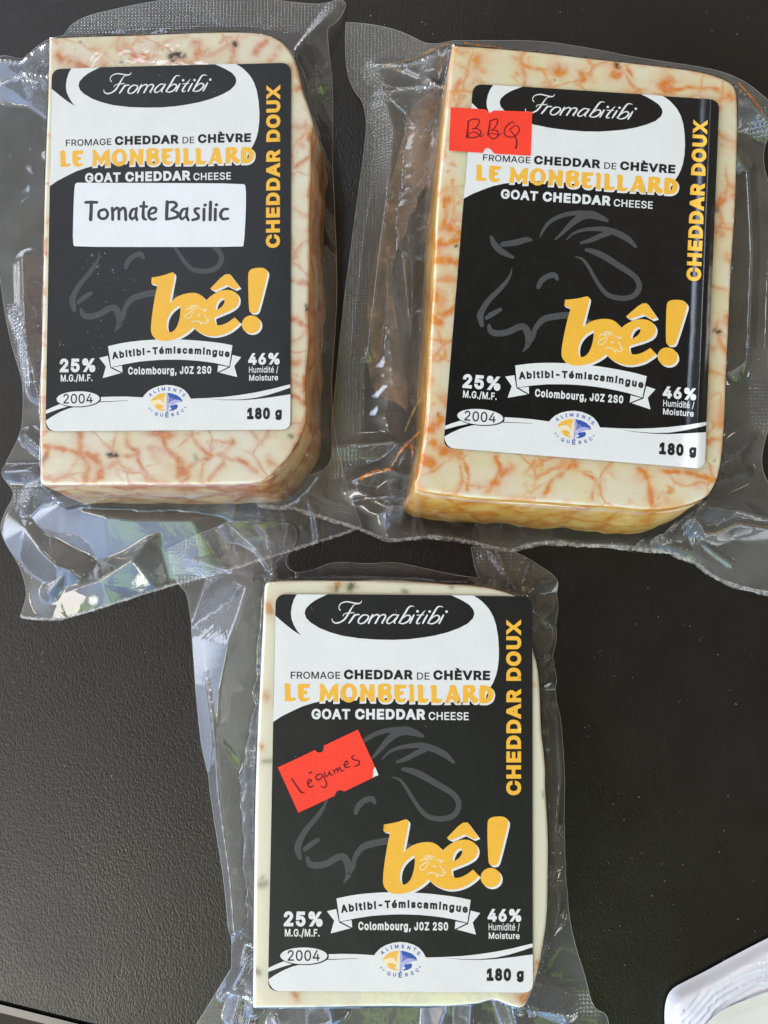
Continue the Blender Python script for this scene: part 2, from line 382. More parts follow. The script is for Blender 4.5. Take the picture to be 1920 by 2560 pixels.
# ------------------------------------------------------------------ cheese blocks
def block(name, top_px, h, bulge, mats, parent, stains, herbs, greens, pastes=(), rim=0.0):
    top = P(smooth(top_px, 1), h)[:, :2]
    if sum(top[i][0] * top[i - 1][1] - top[i - 1][0] * top[i][1] for i in range(len(top))) > 0: top = top[::-1]
    top = resample(top, .45); n = len(top); cen = top.mean(0)
    tg = np.roll(top, -3, 0) - np.roll(top, 3, 0); tg /= np.hypot(*tg.T)[:, None]; nm = np.stack([tg[:, 1], -tg[:, 0]], 1)
    if ((top - cen) * nm).sum() < 0: nm = -nm
    rings = []; SS = list(np.linspace(0, .52, 14)[1:]) + list(np.linspace(.52, 1, 150)[1:]); R = len(SS)
    for s in SS:
         p = cen + (top - nm * .7 - cen) * s; rings.append(np.c_[p, np.full(n, h)])
    for a in (30, 60, 90):
        a = math.radians(a); p = top - nm * .7 + nm * .7 * math.sin(a); rings.append(np.c_[p, np.full(n, h - .7 + .7 * math.cos(a))])
    wob = fbm(top, .09, 5.0); nside = 22
    for k in range(1, nside + 1):
        t = k / nside; z = (h - .7) * (1 - t)
        b = np.array([bulge(a, b_) for a, b_ in nm])
        out = b * (math.sin(t * math.pi * .5) ** 1.2) + .4 * fbm(np.c_[top[:, 0], top[:, 1] + z * .8], .10, 9.0) * min(1, 4 * t)
        p = top + nm * (out * (1 + .3 * wob))[:, None]; rings.append(np.c_[p, np.full(n, max(z, .25))])
    V = np.vstack([np.array([[cen[0], cen[1], h]])] + rings); F = []; MI = []
    for i in range(n): F.append((0, 1 + i, 1 + (i + 1) % n)); MI.append(0)
    for r in range(len(rings) - 1):
        b0 = 1 + r * n; b1 = b0 + n; side = 1 if r >= R + 1 else 0
        for i in range(n):
            j = (i + 1) % n; F.append((b0 + i, b1 + i, b1 + j, b0 + j)); MI.append(side)
    F.append(tuple(1 + (len(rings) - 1) * n + i for i in range(n))); MI.append(1)
    tops = V[:, 2] > h - 1.0; q = V[:, :2]
    jit = np.c_[fbm(q, .30, 2.0), fbm(q, .30, 11.0)] * .55
    def field(items, jmul=1.0, halo=.42, wm=1.08):
        v = np.zeros(len(V))
        for pts, wd, st in items:
            pw = P(pts, h)[:, :2]; pw = catmull(pw, 4) if len(pw) > 2 else pw
            d, _, _ = seg_dist(q + jit * jmul, pw, False) if len(pw) > 1 else (np.hypot(*(q + jit * jmul - pw[0]).T), 0, 0)
            v = np.maximum(v, st * (.66 * np.exp(-(d / (wd * wm)) ** 2) + halo * np.exp(-(d / (wd * 2.7 * wm)) ** 1.4)))
        return v * tops
    mott = .62 + .7 * np.clip(.5 + fbm(q, .5, 21.0), 0, 1)
    dr, _, _ = seg_dist(q, top[::4]); rimv = rim * np.exp(-(dr / 1.1) ** 1.3) * np.clip(.35 + 1.6 * fbm(q, .16, 31.0), 0, 1) * tops
    A = dict(stain=np.clip(np.maximum(field(stains) * mott, rimv), 0, 1), herb=np.clip(field(herbs, .8, 0) * 1.8, 0, 1), green=np.clip(field(greens, .5, .15) * 1.2, 0, 1), paste=np.clip(field(pastes), 0, 1))
    o = mk(name, V, F, mats, parent, True, MI, A)
    bm = bmesh.new(); bm.from_mesh(o.data); bmesh.ops.recalc_face_normals(bm, faces=bm.faces); bm.to_mesh(o.data); bm.free()
    return o, top

# ------------------------------------------------------------------ film sheets
def sheet(name, out, zf, step, mat, parent, attrs=None, fl=None):
    lo = out.min(0); hi = out.max(0); nx = int((hi[0] - lo[0]) / step) + 2; ny = int((hi[1] - lo[1]) / step) + 2
    gx = lo[0] + np.arange(nx + 1) * step; gy = lo[1] + np.arange(ny + 1) * step
    cx, cy = np.meshgrid(gx[:-1] + step / 2, gy[:-1] + step / 2, indexing='ij')
    ins = inside(np.c_[cx.ravel(), cy.ravel()], out).reshape(nx, ny)
    cnt = np.zeros((nx + 1, ny + 1), int)
    for a in (0, 1):
        for b in (0, 1): cnt[a:a + nx, b:b + ny] += ins
    used = cnt > 0; idx = -np.ones((nx + 1, ny + 1), int); idx[used] = np.arange(used.sum())
    X, Y = np.meshgrid(gx, gy, indexing='ij'); q = np.c_[X[used], Y[used]]; bd = cnt[used] < 4
    d, near, _ = seg_dist(q[bd], out); q[bd] = near
    I, J = np.nonzero(ins)
    F = np.stack([idx[I, J], idx[I + 1, J], idx[I + 1, J + 1], idx[I, J + 1]], 1)
    z, A = zf(q)
    return mk(name, np.c_[q, z], F, mat, parent, True, None, A), q, z

def tube(name, pts3, r, mat, parent, closed=True, sides=6):
    p = np.array(pts3, float); n = len(p)
    tg = (np.roll(p, -1, 0) - np.roll(p, 1, 0)) if closed else np.gradient(p, axis=0)
    tg /= np.linalg.norm(tg, axis=1)[:, None] + 1e-9
    sd = np.cross(tg, [0, 0, 1.0]); sd /= np.linalg.norm(sd, axis=1)[:, None] + 1e-9; up = np.cross(sd, tg)
    V = np.vstack([p + r * (math.cos(a) * sd + math.sin(a) * up) for a in np.arange(sides) * 2 * math.pi / sides]); F = []
    for s in range(sides):
        t = (s + 1) % sides
        for i in range(n if closed else n - 1):
            j = (i + 1) % n; F.append((s * n + i, s * n + j, t * n + j, t * n + i))
    return mk(name, V, F, mat, parent, True)

def film(parent, out_px, h, top, base, ridges, emboss_px, lam, amp, mat, seed, mound=None, corners=None, nplea=8, bul=None):
    out = P(smooth(out_px, 2), base)[:, :2]; out = resample(out, .6); top = top[::4]
    rid = [(np.array(P([p[:2] for p in pts], np.array([p[2] for p in pts]))), hw) for pts, hw in ridges]
    emb = [(resample(P(px, base)[:, :2], 1.0), f) for px, f in emboss_px]
    fans = []; rr = np.random.default_rng(int(seed)); cen = top.mean(0)
    for cpx in (corners or ()):
        c = P([cpx], h)[0][:2]; a0 = math.atan2(*(c - cen)[::-1])
        for _ in range(rr.integers(3, 6)):
            a = a0 + rr.normal(0, .55); L_ = rr.uniform(6, 20); bend_ = rr.normal(0, .25); s0 = rr.uniform(0, 1.5); pts = []
            for t in np.linspace(0, 1, 5): pts.append((c[0] + (s0 + L_ * t) * math.cos(a + bend_ * t), c[1] + (s0 + L_ * t) * math.sin(a + bend_ * t), (h * .95) * math.exp(-(s0 + L_ * t) / 4.0) + 1.3 + base))
            fans.append((np.array(pts), rr.uniform(1.2, 1.9)))
    for _ in range(nplea):                                                 # short pleats down the skirt and stray creases
        i = rr.integers(0, len(top)); c = top[i]; tg_ = top[(i + 2) % len(top)] - top[i - 2]; nn = np.array([tg_[1], -tg_[0]]); nn /= np.hypot(*nn) + 1e-9
        if nn @ (c - cen) < 0: nn = -nn
        a = math.atan2(nn[1], nn[0]) + rr.normal(0, .75); L_ = rr.uniform(5, 14); s0 = rr.uniform(1, 5); bend_ = rr.normal(0, .3)
        fans.append((np.array([(c[0] + (s0 + L_ * t) * math.cos(a + bend_ * t), c[1] + (s0 + L_ * t) * math.sin(a + bend_ * t), (h * .8) * math.exp(-(s0 + L_ * t) / 3.8) + .9 + base) for t in np.linspace(0, 1, 4)]), rr.uniform(1.2, 1.8)))
    def zf(q):
        d0, nr_, par = seg_dist(q, top); sd = np.where(inside(q, top), -d0, d0); nn_ = (q - nr_) / (d0[:, None] + 1e-6)
        bb = np.array([bul(a, b) for a, b in nn_]) * 1.4 + .6; s1 = np.clip(sd / bb, 0, 1)
        per = par / len(top) * 2 * math.pi
        L = lam * (1 + .45 * fbm(np.c_[np.cos(per) * 6, np.sin(per) * 6], 1.3, seed))
        f = (1 - .5 * s1 ** 1.6) * np.exp(-(np.maximum(sd - bb, 0) / L) ** 1.15)
        free = sstep(0.0, 4.0, sd - bb)
        de, _, _ = seg_dist(q, out)
        wr = amp * (fbm(q, .03, seed, 2) + .12 * fbm(q, .12, seed + 3, 2)) * free
        z = base + (h + .3 - base) * f + np.maximum(wr, -base * .5)
        for p, hw in rid + fans:
            d, _, t = seg_dist(q, p, False)
            k = np.clip(t, 0, len(p) - 1 - 1e-6); i = k.astype(int); zl = p[i, 2] + (p[np.minimum(i + 1, len(p) - 1), 2] - p[i, 2]) * (k - i)
            zr = base + (zl - base) * np.clip(1 - d / hw, 0, 1) ** (1.3 if hw < 7 else 1.0)
            z = np.maximum(z, np.minimum(zr, h + .3 + .6 * free))
        if mound is not None: z = z + mound(q) * free
        z = np.where(sd > 0, np.minimum(z, h + 1.0), h + .3)
        z = z + .03 * fbm(q, .3, seed + 2) * (1 - free)
        fo = np.zeros(len(q))
        for p, hw in rid + fans:
            d, _, t = seg_dist(q, p, False); fo = np.maximum(fo, np.exp(-(d / (.38 if hw > 2 else .30)) ** 2) * (1.0 if hw > 2 else .75) * sstep(0, .5, len(p) - 1 - t))
        e = np.zeros(len(q))
        for pl, soft in emb: e = np.maximum(e, sstep(soft, -soft, sdist(q, pl)))
        return np.maximum(z, .15), dict(free=free, emboss=e * sstep(1.0, 4.0, sd), fold=fo * sstep(0.0, 1.0, sd) * (.55 + .9 * np.clip(fbm(q, .12, seed + 1), -.5, .5)))
    o, q, z = sheet('vacuum_film', out, zf, .5, mat, parent)
    zr, _ = zf(out)
    bz = max(.12, base - .35)
    mk('back_film', np.c_[out, np.full(len(out), bz)], [tuple(range(len(out)))], M['backfilm'], parent)
    tube('film_cut_edge', np.c_[out, zr], .06, M['rim'], parent)
    return out, zf

def torn(parent, line_px, base, zf, width, name='torn_edge'):
    p = resample(catmull(P(line_px, base)[:, :2], 8), .35, False); n = len(p)
    tg = np.gradient(p, axis=0); tg /= np.hypot(*tg.T)[:, None] + 1e-9; nm = np.stack([-tg[:, 1], tg[:, 0]], 1)
    V = []; F = []
    z0 = zf(p)[0] + .12
    for lay in range(2):
        a = width * (.35 + .9 * np.abs(fbm(p, .12, lay * 7.0))) + rng.random(n) * .25
        b = .08 + .30 * rng.random(n) ** 3 + .25 * np.abs(fbm(p, .25, 3 + lay))
        zz = z0 + .06 * lay
        i0 = len(V); V += list(np.c_[p + nm * a[:, None], zz]) + list(np.c_[p + nm * (a * .45)[:, None], zz + .25 * rng.random(n)]) + list(np.c_[p - nm * b[:, None], zz + .05])
        for r in (0, 1):
            for i in range(n - 1): F.append((i0 + r * n + i, i0 + r * n + i + 1, i0 + (r + 1) * n + i + 1, i0 + (r + 1) * n + i))
    for _ in range(n // 3):                                                # loose fibres
        i = rng.integers(0, n); d = -nm[i] * rng.uniform(.3, 1.3) + tg[i] * rng.normal(0, .6); s = tg[i] * .07
        i0 = len(V); c = p[i]; zz = z0[i] + .2
        V += [np.r_[c - s, zz], np.r_[c + s, zz], np.r_[c + d * .6 + s * .6, zz + .3 * rng.random()], np.r_[c + d, zz + .2 * rng.random()]]; F.append((i0, i0 + 1, i0 + 2, i0 + 3))
    return mk(name, np.array(V), F, M['torn'], parent)

def ribbon(pts, wid, n=6, caps=True):
    """brush stroke: points with their own widths -> vertices, faces, order"""
    a = catmull(np.c_[np.array(pts, float), np.interp(np.linspace(0, 1, len(pts)), np.linspace(0, 1, len(wid)), wid)], n)
    p, w_ = a[:, :2], np.maximum(a[:, 2], .2) * .5
    tg = np.gradient(p, axis=0); tg /= np.hypot(*tg.T)[:, None] + 1e-9; nm = np.stack([-tg[:, 1], tg[:, 0]], 1)
    m = len(p); V = [*(p + nm * w_[:, None]), *(p - nm * w_[:, None])]; F = [(i, i + 1, m + i + 1, m + i) for i in range(m - 1)]; O = list(range(m)) * 2
    if caps:
        for e, sg in ((0, -1), (m - 1, 1)):
            i0 = len(V); ar = []
            for k in range(1, 6):
                t = math.pi * k / 6; V.append(p[e] + w_[e] * (math.cos(t) * nm[e] + math.sin(t) * tg[e] * sg)); O.append(e); ar.append(i0 + k - 1)
            F.append(tuple([e] + ar + [m + e]))
    return np.array(V), F, np.array(O, float)

GLYPHS = '''
%676:175,283 160,284 146,286 132,291 121,297 110,305 101,314 93,324 86,335 81,347 78,360 75,373 75,388 75,412 76,426 78,440 81,452 87,464 93,476 101,486 110,495 121,503 133,509 146,513 160,516 175,517 191,516 206,513 219,509 230,503 241,495 250,486 258,476 264,464 269,452 273,440 275,426 276,412 276,388 275,373 273,360 269,347 264,335 257,324 250,314 241,305 230,297 218,291 205,286 191,284|175,327 188,329 198,332 206,338 212,346 217,355 221,365 223,376 223,388 223,412 223,424 221,435 217,445 213,454 206,462 198,468 188,471 175,473 164,471 153,468 145,462 138,454 133,445 130,435 128,424 127,412 127,388 128,376 130,365 133,355 138,346 145,338 153,332 163,329|501,-10 486,-9 471,-6 458,-2 446,5 436,12 426,21 419,31 412,43 407,55 403,68 401,81 400,95 400,120 401,134 403,147 407,160 412,172 419,184 427,194 436,203 447,210 458,217 471,221 486,224 501,225 517,224 531,221 544,217 556,210 566,203 576,194 583,184 590,172 595,160 598,147 600,134 601,120 601,95 600,81 598,68 594,55 589,43 583,31 575,21 566,12 555,5 544,-2 531,-6 517,-9|501,35 513,36 523,39 531,45 538,53 543,62 546,73 548,84 549,95 549,120 548,131 546,142 543,153 538,162 532,170 524,176 513,179 501,180 489,179 479,176 471,170 464,162 459,153 456,142 453,131 453,120 453,95 453,84 455,73 459,62 464,53 470,45 479,39 489,36|132,0 482,509 540,509 191,0
,188:38,-119 68,71 137,71 84,-119
-453:337,244 337,188 114,188 114,244
.188:95,-4 86,-4 78,-1 70,3 63,9 57,16 53,24 50,32 50,41 50,50 53,59 57,66 63,73 70,79 78,83 86,86 95,87 104,86 113,83 121,79 128,73 134,66 138,59 140,50 141,41 140,32 138,24 134,16 128,9 121,3 113,-1 104,-4
/249:235,533 71,-76 14,-76 178,533
0453:227,-7 199,-5 174,1 151,11 130,24 111,41 95,62 80,86 69,113 60,144 53,178 49,214 48,254 49,294 53,330 60,364 69,395 81,422 95,447 112,467 130,484 151,498 174,508 200,514 227,516 254,514 279,508 302,498 323,484 342,467 358,447 372,422 384,395 393,364 400,330 404,294 405,254 404,214 400,178 393,144 384,113 373,86 359,62 342,41 323,24 302,11 279,1 254,-5|227,50 245,51 261,56 276,63 290,74 303,87 313,103 323,122 330,144 336,168 340,194 343,223 344,254 343,285 340,314 336,341 330,365 323,387 313,405 303,422 290,435 276,446 261,453 245,458 227,460 209,458 192,453 177,446 163,435 151,422 140,405 131,387 123,365 117,341 113,314 110,285 109,254 110,223 113,194 117,168 123,144 131,122 140,103 151,87 163,74 177,63 192,56 209,51
1453:76,0 76,55 391,55 391,0|276,509 276,0 212,0 212,448 209,448 86,358 86,427 198,509
2453:64,0 64,47 234,229 248,243 261,257 272,270 282,282 291,294 299,305 305,316 311,327 315,337 318,348 320,360 320,371 319,385 317,397 313,408 308,419 301,428 293,436 283,443 273,449 262,454 250,457 237,459 224,460 209,459 196,457 184,453 172,447 162,441 153,433 145,424 139,413 134,402 130,390 128,376 127,362 66,362 67,384 71,405 77,424 86,442 98,459 111,473 126,486 143,496 162,505 182,511 203,514 225,516 247,514 268,511 288,505 306,497 323,486 337,474 350,461 361,445 370,428 376,411 380,392 381,372 380,358 378,345 375,331 371,318 365,304 357,290 347,275 336,259 322,241 306,223 288,202 267,180 153,60 153,57 389,57 389,0
4453:40,105 40,158 247,509 311,509 109,166 109,163 413,163 413,105|282,0 282,121 282,146 282,318 343,318 343,0
5453:221,-7 199,-6 178,-2 159,3 140,11 123,21 108,32 94,45 83,60 73,76 66,93 62,111 60,130 122,130 124,119 127,108 132,98 138,89 145,80 154,73 163,66 173,60 184,56 196,52 208,50 221,50 236,51 250,53 264,58 276,64 288,72 298,82 307,92 314,104 320,117 324,131 327,146 328,162 327,178 324,193 320,208 314,221 306,233 297,244 286,254 275,262 262,269 248,273 233,276 218,277 205,276 192,275 180,272 167,268 156,264 145,258 136,252 128,246 67,253 96,509 366,509 366,452 151,452 134,301 136,301 145,308 155,315 166,320 178,325 190,329 203,331 216,333 229,334 247,333 263,330 279,326 294,321 308,314 321,306 334,296 345,285 355,273 364,260 372,246 379,231 384,215 388,199 390,181 391,163 390,139 385,117 379,95 369,76 357,57 343,41 327,27 309,15 289,6 268,-1 245,-5
6453:226,-7 203,-5 182,-1 161,5 142,15 125,26 109,40 96,56 84,74 75,94 69,115 65,138 64,162 65,180 68,199 73,219 80,239 89,261 102,285 118,311 137,340 252,509 322,509 151,261 145,261 149,268 154,275 159,281 165,288 172,293 179,299 187,303 196,307 205,310 214,312 224,314 235,314 257,313 278,309 298,303 316,295 332,284 346,271 359,257 370,240 378,221 384,201 388,180 389,157 388,134 384,112 377,92 368,73 356,55 343,39 327,26 310,14 291,5 271,-2 249,-6|226,48 241,49 254,52 267,56 279,63 289,70 299,79 307,90 314,101 320,114 324,128 327,142 327,157 327,173 324,187 320,201 314,213 307,225 299,235 289,244 279,251 267,258 254,262 241,264 226,265 212,264 198,262 186,258 174,252 163,244 153,235 145,225 138,214 132,201 128,188 126,174 125,158 126,143 128,128 132,114 138,102 145,90 153,79 163,70 174,63 186,56 198,52 212,49
8453:226,-7 201,-6 178,-2 156,3 136,11 117,21 101,33 86,47 74,62 64,78 57,96 53,115 52,135 53,151 55,166 59,181 65,195 72,208 81,220 90,231 101,241 113,249 125,256 139,261 153,265 153,267 135,273 119,282 105,293 93,308 83,324 76,342 72,360 70,380 72,399 75,417 82,434 90,450 101,464 114,477 129,488 146,498 164,506 184,511 204,514 226,516 248,514 269,511 288,506 306,498 323,488 337,477 350,464 361,450 370,434 377,417 380,399 382,380 380,361 376,342 369,324 359,308 347,293 333,282 318,273 300,267 300,265 314,261 327,256 339,249 351,241 362,231 372,220 380,208 387,195 393,181 397,166 400,151 401,135 399,115 395,96 388,78 378,62 366,47 352,33 335,21 317,11 296,3 275,-2 251,-6|226,49 243,50 258,52 272,55 285,60 296,66 307,74 315,82 323,91 329,102 333,113 336,126 337,139 336,152 333,165 329,177 322,189 314,199 305,208 295,216 283,223 270,228 256,232 242,234 226,235 211,234 196,232 182,228 169,223 157,216 147,208 138,199 130,189 123,177 119,165 116,152 115,139 116,126 119,113 123,102 129,91 136,82 145,74 156,66 167,60 180,55 195,52 210,50|226,290 239,290 252,292 263,296 274,300 284,306 293,313 300,321 307,330 312,341 316,351 318,363 319,376 318,388 316,399 313,410 308,420 301,429 294,437 285,444 275,449 264,454 252,457 240,459 226,460 213,459 200,457 188,454 177,449 167,444 159,437 151,429 145,420 139,410 136,399 134,388 133,376 134,363 136,351 139,341 145,330 151,321 159,313 168,306 178,300 189,296 201,292 213,290
A480:16,0 201,509 276,509 463,0 395,0 287,302 282,317 276,334 270,352 264,372 257,394 250,420 241,447 232,478 245,478 236,447 228,419 220,393 213,371 191,302 85,0|110,142 110,199 370,199 370,142
B456:60,0 60,509 241,509 266,508 289,504 310,499 329,491 345,481 359,469 371,456 381,442 388,426 394,410 397,392 398,374 397,358 395,344 392,331 387,320 380,310 373,301 365,293 356,286 347,280 336,275 326,270 315,267 315,262 327,261 339,257 351,252 363,245 374,237 385,227 394,216 402,203 409,189 414,173 417,155 418,136 417,117 413,100 408,83 400,67 390,52 377,39 362,28 344,18 324,10 301,4 275,1 247,0|125,57 245,57 272,58 296,63 315,70 330,80 341,92 349,105 354,120 355,137 355,149 352,161 348,173 342,184 335,194 327,203 317,211 306,218 293,224 279,228 264,230 248,231 125,231|125,285 238,285 252,286 265,288 277,291 288,296 299,302 308,309 316,317 323,326 329,337 333,348 335,359 336,372 334,388 330,403 323,417 313,429 299,439 283,446 263,450 240,452 125,452
C510:267,-7 235,-5 205,1 177,11 150,25 126,42 104,63 86,88 70,115 57,146 48,179 42,215 40,254 42,293 48,329 57,362 70,393 86,421 104,445 126,466 150,484 177,498 205,508 235,514 267,516 286,515 305,513 323,509 340,504 357,498 373,490 388,481 402,471 415,460 427,447 438,433 448,418 456,402 463,385 469,367 473,348 408,348 405,361 401,373 395,384 389,395 382,404 375,413 366,421 357,428 348,435 337,440 327,445 315,449 304,452 292,454 280,455 267,456 245,454 223,450 203,443 184,432 166,419 150,403 137,385 125,364 116,340 109,314 105,285 103,254 105,223 109,194 116,168 125,145 137,123 151,105 166,89 184,76 203,66 223,59 245,54 267,53 280,53 292,55 304,57 315,60 327,64 337,69 348,74 357,81 366,88 375,96 382,105 389,114 395,125 401,136 405,148 408,160 473,160 469,142 463,124 457,107 448,91 438,76 428,62 416,49 402,38 388,28 373,19 357,11 341,5 323,0 305,-4 286,-6
D502:219,0 96,0 96,57 215,57 244,58 272,63 296,70 318,81 337,94 354,110 368,128 379,149 388,172 394,198 398,226 399,255 398,285 394,312 388,337 379,361 368,381 354,399 338,415 320,428 299,438 275,446 249,450 221,452 93,452 93,509 225,509 261,507 294,501 325,492 353,478 377,461 399,441 418,418 433,391 446,361 455,329 460,293 462,255 460,217 455,181 446,149 433,119 417,92 398,68 376,48 351,31 322,17 291,8 256,2|125,509 125,0 60,0 60,509
E419:60,0 60,509 372,509 372,452 125,452 125,286 355,286 355,229 125,229 125,57 375,57 375,0
F410:60,0 60,509 369,509 369,452 125,452 125,278 346,278 346,221 125,221 125,0
G520:269,-7 236,-5 205,1 176,11 149,25 125,43 104,64 85,88 69,116 57,146 47,179 42,215 40,254 42,293 47,329 57,362 69,393 85,421 103,445 125,466 149,484 175,498 203,508 233,514 265,516 285,515 304,513 322,509 340,504 358,497 374,489 389,480 403,469 416,458 429,445 439,431 449,416 458,401 465,384 470,367 474,349 408,349 404,361 399,372 393,383 387,393 380,403 373,411 365,420 356,427 347,434 337,439 326,444 315,448 304,452 291,454 279,455 265,456 243,454 222,450 202,443 183,432 166,419 150,404 137,385 125,364 116,340 109,314 105,285 103,254 105,223 109,194 116,168 125,145 137,124 151,105 166,90 184,76 203,66 224,59 246,54 269,53 290,54 309,57 328,63 345,71 360,81 374,93 386,107 396,123 404,141 410,160 414,180 415,202 434,199 283,199 283,256 478,256 478,200 476,170 471,141 463,115 451,91 436,69 419,50 399,33 377,19 352,8 326,0 298,-5
H517:60,0 60,509 125,509 125,289 392,289 392,509 457,509 457,0 392,0 392,232 125,232 125,0
I300:31,0 31,57 118,57 118,452 31,452 31,509 269,509 269,452 183,452 183,57 269,57 269,0
J396:185,-7 153,-4 124,3 98,15 75,33 57,55 44,81 36,111 33,145 33,173 98,173 98,145 99,123 104,104 111,88 122,74 134,64 149,56 166,51 185,50 204,51 220,56 235,64 248,74 258,88 266,104 270,123 272,145 272,509 336,509 336,145 334,111 326,81 313,55 294,33 271,15 246,3 217,-4
L393:60,0 60,509 125,509 125,57 361,57 361,0
M628:60,0 60,509 152,509 277,187 280,181 282,174 285,167 287,159 299,123 311,84 322,49 307,49 318,83 330,121 342,158 352,187 476,509 568,509 568,0 504,0 504,291 504,327 505,369 506,413 507,457 513,457 509,445 505,433 502,421 498,409 482,363 467,322 456,291 342,0 286,0 170,291 159,321 145,361 129,408 112,457 119,457 120,416 121,372 122,328 122,291 122,0
N523:60,0 60,509 136,509 343,183 347,176 352,169 357,160 363,151 369,141 375,130 381,119 388,107 394,94 401,82 407,68 414,55 405,54 403,68 402,81 401,95 401,108 400,121 400,134 399,146 399,157 399,195 399,509 463,509 463,0 387,0 202,290 177,331 171,342 164,354 156,367 148,381 108,452 119,454 122,384 124,328 125,291 125,0
O533:267,-7 235,-5 205,1 177,11 150,25 126,42 105,63 86,88 70,115 57,146 48,179 42,215 40,254 42,293 48,329 57,362 70,393 86,421 105,445 126,466 150,484 177,498 205,508 235,514 267,516 299,514 329,508 357,498 384,484 408,466 429,445 448,421 464,393 477,362 486,329 491,293 493,254 491,215 486,179 477,146 464,115 448,88 429,63 408,42 384,25 357,11 329,1 299,-5|267,53 289,54 310,59 330,66 349,76 367,89 383,105 396,123 408,144 418,168 425,194 429,223 430,254 429,286 425,314 418,341 408,365 396,386 383,404 367,420 349,433 330,443 310,450 289,454 267,456 245,454 223,450 203,443 184,433 167,420 151,404 137,385 125,364 116,340 109,314 105,285 103,254 105,223 109,194 116,168 125,144 137,123 151,105 167,89 184,76 203,66 223,59 245,54
Q533:245,159 313,159 369,85 384,65 468,-48 401,-48 346,27 331,46|267,-7 235,-5 205,1 177,11 150,25 126,42 105,63 86,88 70,115 57,146 48,179 42,215 40,254 42,293 48,329 57,362 70,393 86,421 105,445 126,466 150,484 177,498 205,508 235,514 267,516 299,514 329,508 357,498 384,484 408,466 429,445 448,421 464,393 477,362 486,329 491,293 493,254 491,215 486,179 477,146 464,115 448,88 429,63 408,42 384,25 357,11 329,1 299,-5|267,53 289,54 310,59 330,66 349,76 367,89 383,105 396,123 408,144 418,168 425,194 429,223 430,254 429,286 425,314 418,341 408,365 396,386 383,404 367,420 349,433 330,443 310,450 289,454 267,456 245,454 223,450 203,443 184,433 167,420 151,404 137,385 125,364 116,340 109,314 105,285 103,254 105,223 109,194 116,168 125,144 137,123 151,105 167,89 184,76 203,66 223,59 245,54
R449:60,0 60,509 236,509 264,507 290,504 313,497 333,489 351,478 367,465 380,450 390,433 399,415 405,395 408,374 409,352 408,330 405,309 399,290 390,271 380,255 367,240 351,228 333,217 312,209 289,203 264,199 236,198 96,198 96,255 234,255 252,256 269,258 284,262 298,267 309,273 319,281 327,290 334,300 339,312 342,324 344,338 345,352 344,367 342,380 339,393 334,405 327,415 319,425 309,433 298,440 284,445 269,449 252,451 233,452 125,452 125,0|353,0 230,229 303,229 428,0
S447:224,-9 197,-8 172,-4 149,1 128,9 108,19 91,31 76,45 64,60 54,77 46,96 41,115 38,137 104,137 107,123 110,110 116,98 123,88 132,79 142,71 154,64 166,59 180,55 194,52 209,50 224,49 241,50 257,52 272,55 286,60 299,66 311,74 321,82 329,92 336,102 341,114 345,126 346,139 345,151 342,161 338,171 332,179 325,186 316,193 307,199 296,205 284,209 272,214 259,218 245,222 184,239 154,249 128,260 105,274 86,289 71,307 60,326 54,348 52,372 53,393 58,413 65,431 75,448 87,463 102,476 119,488 138,498 158,506 180,511 203,514 227,516 252,514 275,511 296,505 316,498 334,488 351,476 365,463 377,449 387,433 394,415 399,397 401,378 337,378 334,396 326,412 316,426 302,437 286,447 267,453 247,457 225,459 209,458 194,456 180,452 167,448 156,442 145,435 136,427 129,418 123,409 118,398 116,387 115,376 116,363 119,352 124,342 131,334 139,326 148,319 158,313 169,308 180,304 191,300 202,296 212,293 264,279 276,276 287,272 299,268 312,264 324,258 336,252 347,245 359,238 369,229 379,220 387,209 395,198 401,185 405,171 407,155 408,139 407,118 403,99 396,81 386,64 374,48 360,34 343,21 323,11 302,2 278,-4 252,-8
T449:32,452 32,509 417,509 417,452 257,452 257,0 193,0 193,452
U517:259,-8 230,-7 203,-2 177,5 154,15 133,28 114,43 98,60 85,80 74,101 66,124 62,148 60,173 60,509 124,509 124,178 125,160 128,144 133,128 141,113 150,99 160,87 173,77 187,68 203,61 220,56 239,53 259,52 279,53 298,56 315,61 331,68 345,77 357,87 368,99 377,113 384,128 389,144 392,160 393,178 393,509 457,509 457,173 456,148 451,124 443,101 433,80 419,60 403,43 384,28 363,15 340,5 315,-2 288,-7
V480:204,0 16,509 84,509 192,206 197,192 203,176 209,158 215,137 222,115 230,89 239,61 248,31 235,31 244,62 252,90 260,115 267,138 274,158 279,176 285,192 290,206 395,509 463,509 278,0
X474:18,0 217,284 217,236 29,509 104,509 178,400 185,389 192,379 198,370 204,361 209,353 214,345 219,337 223,329 228,321 233,312 238,302 243,292 232,292 252,329 257,337 261,345 266,353 272,361 298,400 374,509 446,509 259,239 259,287 456,0 382,0 292,129 268,165 263,173 259,180 254,188 250,195 245,203 241,212 236,221 230,231 244,231 239,222 235,213 230,204 225,196 221,189 216,181 211,174 206,166 182,129 91,0
Z438:42,0 42,46 273,385 281,396 289,408 298,419 306,431 341,476 348,454 332,454 317,453 301,453 285,452 223,452 40,452 40,509 397,509 397,462 169,129 160,117 152,105 143,93 134,81 97,33 90,54 106,55 121,56 137,56 152,57 214,57 399,57 399,0
